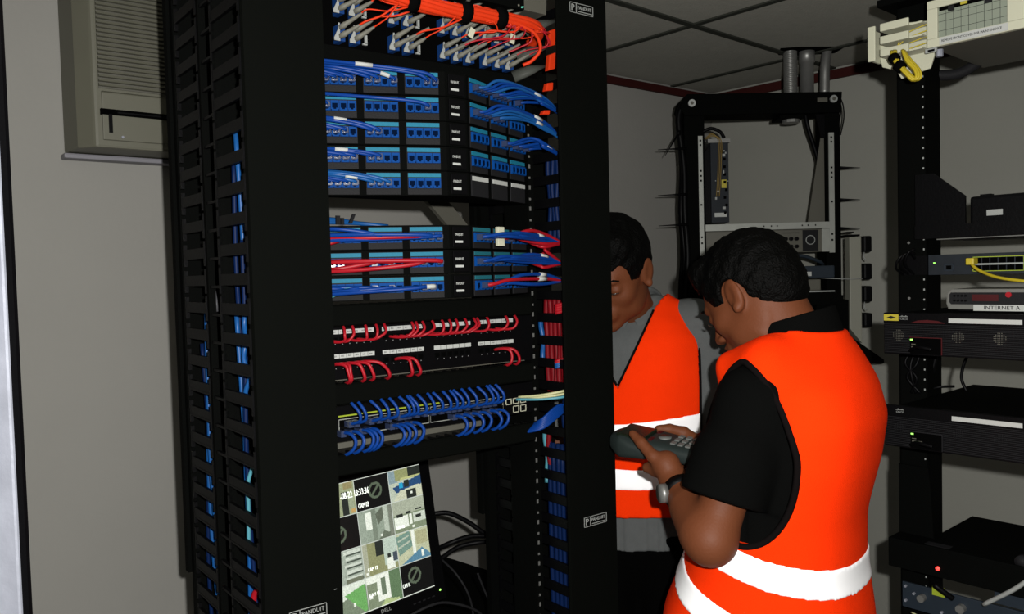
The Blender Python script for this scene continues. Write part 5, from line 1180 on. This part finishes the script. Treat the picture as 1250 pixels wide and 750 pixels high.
# black polo shirt: torso, loose short sleeves, collar
f = Fld((-.24, -.34, .80), (.22, .36, 1.50), .0045)
f.loft(TA, .02, grow=-.008, fold=fa)
for S_, E_, s_ in ((sh, el, 1), (shr, elr, -1)):
    ax_ = (E_ - S_) / np.linalg.norm(E_ - S_)
    f.cap(S_ + np.array((0, -.03 * s_, -.010)), E_, .064, .066, .03)
    f.cap(S_ + (E_ - S_) * .45, S_ + (E_ - S_) * .75, .070, .070, .02)
    f.cap((-.03, .05 * s_, 1.375), S_ + np.array((0, -.02 * s_, -.01)), .048, .054, .04)
shirt = f
e_ax = (el - sh) / np.linalg.norm(el - sh); hem = sh + (el - sh) * .72
e_axr = (elr - shr) / np.linalg.norm(elr - shr); hemr = shr + (elr - shr) * .80
def cuthem(X, Y, Zz):
    d1 = (X - hem[0]) * e_ax[0] + (Y - hem[1]) * e_ax[1] + (Zz - hem[2]) * e_ax[2]
    rad = np.sqrt(np.maximum((X - hem[0]) ** 2 + (Y - hem[1]) ** 2 + (Zz - hem[2]) ** 2 - d1 ** 2, 0)) - .115
    d2 = (X - hemr[0]) * e_axr[0] + (Y - hemr[1]) * e_axr[1] + (Zz - hemr[2]) * e_axr[2]
    rad2 = np.sqrt(np.maximum((X - hemr[0]) ** 2 + (Y - hemr[1]) ** 2 + (Zz - hemr[2]) ** 2 - d2 ** 2, 0)) - .115
    # only the sleeves are cut: the torso lies inside its own loft
    inside = ((X - .0) / .15) ** 2 + (Y / .178) ** 2 < 1
    c1 = np.where(inside, -1, np.minimum(d1, -rad)); c2 = np.where(inside, -1, np.minimum(d2, -rad2))
    return np.maximum(c1, c2)
f.F += fa(f.ax[0][:, None, None] * 1.4, f.ax[1][None, :, None] * 1.2, f.ax[2][None, None, :] * 1.3).astype(np.float32) * .8
f.half(cuthem, .003)
addmesh(A, 'polo_shirt', f.mesh('polo_shirt', M['shirtb'], smooth=2))
# collar: a folded band around the neck
f = Fld((-.15, -.13, 1.36), (.12, .13, 1.50), .003)
def collar(X, Y, Zz):
    zc = 1.430 - .30 * (X + .035); q = np.sqrt(((X + .028) / .080) ** 2 + (Y / .080) ** 2); r_ = (q - 1 - (zc - Zz) * 3.6) * .079
    return np.maximum(np.abs(r_) - .0055, np.abs(Zz - zc) - .030)
f.op(collar, (-.14, -.12, 1.37), (.11, .12, 1.49), .003)
addmesh(A, 'collar', f.mesh('collar', M['shirtb'], smooth=2))
# orange vest with deep arm holes and reflective bands
TV = [(z, ca + (.012 if z < 1.0 else 0), cb, ra + (.012 if z < .95 else 0), rb) for z, ca, cb, ra, rb in TA]
vz = lambda X: .0 * X
def armhole(X, Y, Zz):                  # > 0 keeps cloth
    p = np.where(Zz > 1.232, 1.45, 2.0); q = (np.abs((X - .014) / .096) ** p + np.abs((Zz - 1.232) / .158) ** p) ** (1 / p); return (q - 1) * .09
def vest_field(grow, h=.0045, whole=False):
    f = Fld((-.24, -.24, .80), (.24, .24, 1.47), h)
    f.loft(TV, .01, grow=grow, fold=folds(1, (18, 10, 9, 0, .0030), (-14, 22, -12, 1.3, .0026), (30, -8, 26, 2.1, .0012), (9, 30, -5, .4, .0020)), z0=.83)
    for s_ in (1, -1): f.cap((-.035, .06 * s_, 1.388), (-.012, .135 * s_, 1.368), .040 + grow, .036 + grow, .03)
    for s_ in (1, -1): f.cap((-.012, .118 * s_, 1.388), (.058, .092 * s_, 1.372), .026 + grow, .018 + grow, .03)
    if whole: return f
    X, Y, Zz = f.ax[0][:, None, None], f.ax[1][None, :, None], f.ax[2][None, None, :]
    ah = armhole(X, Y, Zz); f.F = np.where(np.abs(Y) > .075, smax(f.F, -ah, .004), f.F)
    neck = (np.sqrt(((X + .012) / .094) ** 2 + (Y / .092) ** 2) - 1) * .08 ; f.F = np.where(Zz > 1.30, smax(f.F, -neck, .004), f.F)
    front = np.maximum(np.abs(Y) - .012 - .30 * np.maximum(Zz - 1.2, 0), .02 - X); f.F = smax(f.F, -front, .004).astype(np.float32)
    return f
f = vest_field(.011)
vest = addmesh(A, 'safety_vest', f.mesh('safety_vest', [M['orangevest'], M['piping']], smooth=2))
wf = vest_field(.011, whole=True)
for s_ in (1, -1):
    th_ = np.linspace(0, 2 * math.pi, 73); pe = np.where(np.sin(th_) > 0, 1.45, 2.0); rr_ = (np.abs(np.cos(th_)) ** pe + np.abs(np.sin(th_)) ** pe) ** (-1 / pe); Px = .014 + .096 * rr_ * np.cos(th_); Pz = 1.232 + .158 * rr_ * np.sin(th_)
    ring_ = wf.hit([(x, .236 * s_, z) for x, z in zip(Px, Pz)], [(x, .06 * s_, z) for x, z in zip(Px, Pz)])
    if len(ring_) > 10: A.part('armhole_piping', MB().tube(crv(ring_[::2], 3), .0060, 6), M['piping'], vest, label='dark piping around the arm hole')
def band(zc, slope, hw, nm='reflective_band'):
    f = vest_field(.0135, .004); f.half(lambda X, Y, Zz: np.abs(Zz - zc - slope(X, Y)) - hw + 0 * X, .001)
    return addmesh(A, nm, f.mesh(nm, M['retro'], smooth=1), vest, 'silvery white reflective band')
band(1.032, lambda X, Y: .20 * X + .10 * np.maximum(X + .02, 0), .0275)
band(.912, lambda X, Y: .40 * X, .0265)
f = Fld((-.2, -.23, 0), (.24, .23, .93), .007)
for s_ in (1, -1):
    f.loft([(.05, .03, .10 * s_, .075, .075), (.45, .01, .10 * s_, .082, .078), (.75, 0, .09 * s_, .10, .095), (.90, 0, .06 * s_, .12, .12)], .03)
addmesh(A, 'trousers', f.mesh('trousers', M['trous'], smooth=2))
f = Fld((-.14, -.2, 0), (.26, .2, .14), .006)
for s_ in (1, -1): f.ell((.055, .10 * s_, .035), (.145, .048, .045), .02); f.cap((-.01, .10 * s_, .05), (-.01, .10 * s_, .10), .045, .042, .02)
f.half(lambda X, Y, Zz: .002 - Zz + 0 * X)
addmesh(A, 'shoes', f.mesh('shoes', M['shoe'], smooth=1))
wd_ = (el - wr) / np.linalg.norm(el - wr); wc = wr + wd_ * .030
A.part('wristwatch_band', MB().tube([Vector(wc - wd_ * .010), Vector(wc + wd_ * .010)], [.0335, .0350], 18), M['blackp'])
wn = np.cross(wd_, (0, 0, 1)); wn /= np.linalg.norm(wn); wn = wn if wn[0] > 0 else -wn
A.part('wristwatch_case', MB().tube([Vector(wc + wn * .030), Vector(wc + wn * .043)], [.019, .017], 14), M['zinc'])
# ---- tester held in both hands
TX = A.fr.M @ Matrix.Translation(DC) @ Matrix.Rotation(R(-4), 4, 'Z') @ Matrix.Rotation(R(-6), 4, 'Y') @ Matrix.Rotation(R(-9), 4, 'X')
class TF: M = TX; I = TX.inverted()
t = T('handheld_tester', 'grey green handheld cable tester held between the two men, screen and keys up', 'tester', TF, (0, 0, -.022))
f = Fld((-.13, -.07, -.045), (.13, .07, .04), .003)
def body_(X, Y, Zz):
    wdt = np.interp(X, [-.12, -.09, -.02, .03, .08, .115], [.030, .040, .041, .047, .049, .030]).astype(np.float32)
    ht = np.interp(X, [-.12, -.06, .03, .08, .115], [.014, .018, .019, .026, .014]).astype(np.float32)
    q = (np.abs(Y / wdt) ** 3.2 + np.abs((Zz + np.where(X > .02, .006, 0)) / ht) ** 3.2) ** (1 / 3.2)
    return np.maximum((q - 1) * .018, np.abs(X) - .112)
f.op(body_, (-.12, -.06, -.04), (.12, .06, .04), .002); f.half(lambda X, Y, Zz: (np.sqrt((X / .118) ** 2 + (Y / .066) ** 2 + 0 * Zz) - 1) * .06, .01)
addmesh(t, 'rubber_body', f.mesh('rubber_body', M['tester'], t.off, smooth=2))
t.part('screen', MB().box(.028, .088, -.031, .031, .012, .0205), M['lcd'], bevel=.002)
kk = MB().box(-.0052, .0052, -.0065, .0065, 0, .0035); KM = kk.mesh('key', M['testkey']); bm_fix(KM, .0012)
for i in range(4):
    for j in range(3): t.inst('key', KM, (-.078 + i * .0155, (j - 1) * .019, .0175))
t.part('cursor_pad', MB().tube([(-.004, 0, .015), (-.004, 0, .0205)], .013, 14), M['testkey'])
t.part('red_button', MB().box(.012, .020, -.028, -.012, .0165, .0200), M['maroon'], bevel=.001); t.part('red_button', MB().box(.012, .020, .012, .028, .0165, .0200), M['maroon'], bevel=.001)

# ---- person B, farther, face turned down towards the tester
BX, BY, BH = .300, 2.05, 261
B = T('person', 'man in orange vest over grey shirt, facing us, half hidden by the rack, head bowed', 'person', Frame(BX, BY, BH), (0, 0, 0))
poseB = headpose((.165, -.040, 1.556), -20, 28, 0)
shb = np.array((.0, .185, 1.405)); elb = np.array((.045, .245, 1.13)); wrb = np.array((.15, .20, .93))
f = Fld((-.20, -.34, .80), (.30, .36, 1.72), .0035)
Hb = sculpt_head(f, poseB)
f.cap(poseB[1] + poseB[0] @ np.array((-.030, 0, -.035)), (-.01, 0, 1.43), .056, .062, .03)
f.loft([(.88, 0, 0, .09, .14), (1.05, 0, 0, .09, .13), (1.30, 0, 0, .10, .15), (1.42, -.01, 0, .07, .11), (1.46, -.01, 0, .05, .07)], .03)
for s_ in (1, -1):
    S_, E_, W_ = [q * np.array((1, s_, 1)) for q in (shb, elb, wrb)]
    if s_ < 0: E_ = np.array((.06, -.19, 1.14)); W_ = np.array((.13, -.155, 1.00))
    f.cap(S_, E_, .050, .040, .02); f.cap(E_, W_, .041, .027, .014)
    d_ = (W_ - E_) / np.linalg.norm(W_ - E_); pc = W_ + d_ * .05
    kn = [pc + d_ * .035 + np.array((0, 0, 0)) + np.array((.03 - .02 * i, 0, .0)) for i in range(4)]
    hand(f, W_, pc, kn, [[k_ + d_ * .03 + np.array((0, -.006 * s_, 0)), k_ + d_ * .05 + np.array((.0, -.016 * s_, 0)), k_ + d_ * .062 + np.array((0, -.028 * s_, 0))] for k_ in kn], [pc + np.array((.01, 0, .02)), pc + np.array((.035, -.01 * s_, .01)), pc + np.array((.045, -.014 * s_, -.015)), pc + np.array((.045, -.02 * s_, -.035))])
addmesh(B, 'body', f.mesh('body', M['skin'], smooth=1))
hf = hair_field(poseB, fringe=.040); addmesh(B, 'hair', hf.mesh('hair', M['hair'], smooth=1)); face_extras(B, poseB)
TB = [(.86, .01, 0, .135, .185), (1.00, .01, 0, .130, .175), (1.15, .0, 0, .130, .178), (1.30, .0, 0, .132, .190), (1.39, -.005, 0, .118, .180), (1.435, -.01, 0, .095, .140), (1.465, -.012, 0, .072, .092), (1.485, -.012, 0, .06, .068)]
f = Fld((-.20, -.34, .84), (.22, .36, 1.53), .0045)
f.loft(TB, .02, grow=-.004, fold=fa, z0=.885)
for s_ in (1, -1):
    S_, E_ = shb * np.array((1, s_, 1)), (elb if s_ > 0 else np.array((.06, -.19, 1.14)))
    f.cap(S_ + np.array((0, -.03 * s_, 0)), E_, .068, .058, .03); f.cap((0, .06 * s_, 1.435), S_, .045, .060, .04)
f.F += folds(1, (40, 22, 19, 0, .0016), (-34, 42, -32, 1.3, .0014))(f.ax[0][:, None, None], f.ax[1][None, :, None], f.ax[2][None, None, :]).astype(np.float32)
hb_ = shb + (elb - shb) * .85; hx = (elb - shb) / np.linalg.norm(elb - shb)
def cutb(X, Y, Zz):
    Ya = np.abs(Y); d1 = (X - hb_[0]) * hx[0] + (Ya - hb_[1]) * hx[1] + (Zz - hb_[2]) * hx[2]
    return np.where((X / .13) ** 2 + (Y / .176) ** 2 < 1, -1, d1)
f.half(cutb, .003)
addmesh(B, 'grey_shirt', f.mesh('grey_shirt', M['shirtg'], smooth=2))
f = Fld((-.12, -.14, 1.38), (.16, .14, 1.54), .003)
def collarb(X, Y, Zz):
    zc = 1.468 - .42 * (X + .01); q = np.sqrt(((X - .004) / .080) ** 2 + (Y / .076) ** 2); r_ = (q - 1 - (zc - Zz) * 2.4) * .077
    return np.maximum(np.maximum(np.abs(r_) - .005, np.abs(Zz - zc) - .026), np.minimum(X - .04, .010 + (zc - Zz) * .5 - np.abs(Y)))
f.op(collarb, (-.1, -.12, 1.39), (.14, .12, 1.53), .003)
addmesh(B, 'shirt_collar', f.mesh('shirt_collar', M['shirtg'], smooth=2))
def armb(X, Y, Zz):
    q = np.sqrt((X / .095) ** 2 + ((Zz - 1.295) / .165) ** 2); return (q - 1) * .09
def vestB(grow, h=.0045, whole=False):
    f = Fld((-.20, -.26, .90), (.22, .26, 1.54), h)
    f.loft(TB, .01, grow=grow, fold=folds(1, (18, 10, 9, 0, .0028), (-14, 32, -12, 1.3, .0024), (30, -8, 26, 2.1, .0012)), z0=.972)
    for s_ in (1, -1): f.cap((-.005, .075 * s_, 1.440), (0, .125 * s_, 1.425), .040 + grow, .036 + grow, .03)
    if whole: return f
    X, Y, Zz = f.ax[0][:, None, None], f.ax[1][None, :, None], f.ax[2][None, None, :]
    out = .158 - np.abs(Y); f.F = smax(f.F, -np.where(Zz > 1.16, out, 1), .004)
    neck = (np.sqrt(((X + .005) / .080) ** 2 + (Y / .085) ** 2) - 1) * .08; f.F = np.where(Zz > 1.40, smax(f.F, -neck, .004), f.F)
    vv = np.maximum(np.abs(Y + .036) - .002 - .50 * np.maximum(Zz - 1.285, 0), np.maximum(.0 - X, 1.275 - Zz)); f.F = smax(f.F, -vv, .003).astype(np.float32)
    return f
f = vestB(.012)
vb = addmesh(B, 'safety_vest', f.mesh('safety_vest', [M['orangevest'], M['piping']], mfn=lambda c: (c[:, 2] > 1.17) & (np.abs(np.abs(c[:, 1]) - .158) < .003), smooth=2))
wf = vestB(.012, whole=True); zl = np.linspace(1.17, 1.455, 30)
for s_ in (1, -1):
    e_ = wf.hit([(.215, .158 * s_, z) for z in zl], [(-.0, .158 * s_, z) for z in zl]) 
    if len(e_) > 5: B.part('armhole_piping', MB().tube(crv(e_[::2], 3), .0036, 6), M['piping'], vb, label='dark piping along the arm hole')
zl = np.linspace(1.285, 1.465, 24)
for s_ in (1, -1):
    yv = -.036 + s_ * (.002 + .50 * np.maximum(zl - 1.285, 0))
    e_ = wf.hit([(.215, y, z) for y, z in zip(yv, zl)], [(-.0, y, z) for y, z in zip(yv, zl)])
    if len(e_) > 5: B.part('neck_piping', MB().tube(crv(e_[::2], 3), .0030, 6), M['piping'], vb, label='dark piping along the neck opening')
for zc in (1.178, 1.062):
    f = vestB(.0145, .004); f.half(lambda X, Y, Zz: np.abs(Zz - zc + .10 * (Y - .06) * (-1 if zc > 1.1 else .2)) - .0245 + 0 * X, .001)
    addmesh(B, 'reflective_band', f.mesh('reflective_band', M['retro'], smooth=1), vb, 'silvery white reflective band')
f = Fld((-.2, -.23, 0), (.2, .23, .93), .007)
for s_ in (1, -1): f.loft([(.05, .0, .10 * s_, .075, .075), (.45, .01, .10 * s_, .082, .078), (.75, 0, .09 * s_, .10, .095), (.92, 0, .06 * s_, .118, .12)], .03)
addmesh(B, 'trousers', f.mesh('trousers', M['trous'], smooth=2))
f = Fld((-.14, -.2, 0), (.26, .2, .14), .006)
for s_ in (1, -1): f.ell((.055, .10 * s_, .035), (.145, .048, .045), .02); f.cap((-.01, .10 * s_, .05), (-.01, .10 * s_, .10), .045, .042, .02)
f.half(lambda X, Y, Zz: .002 - Zz + 0 * X)
addmesh(B, 'shoes', f.mesh('shoes', M['shoe'], smooth=1))
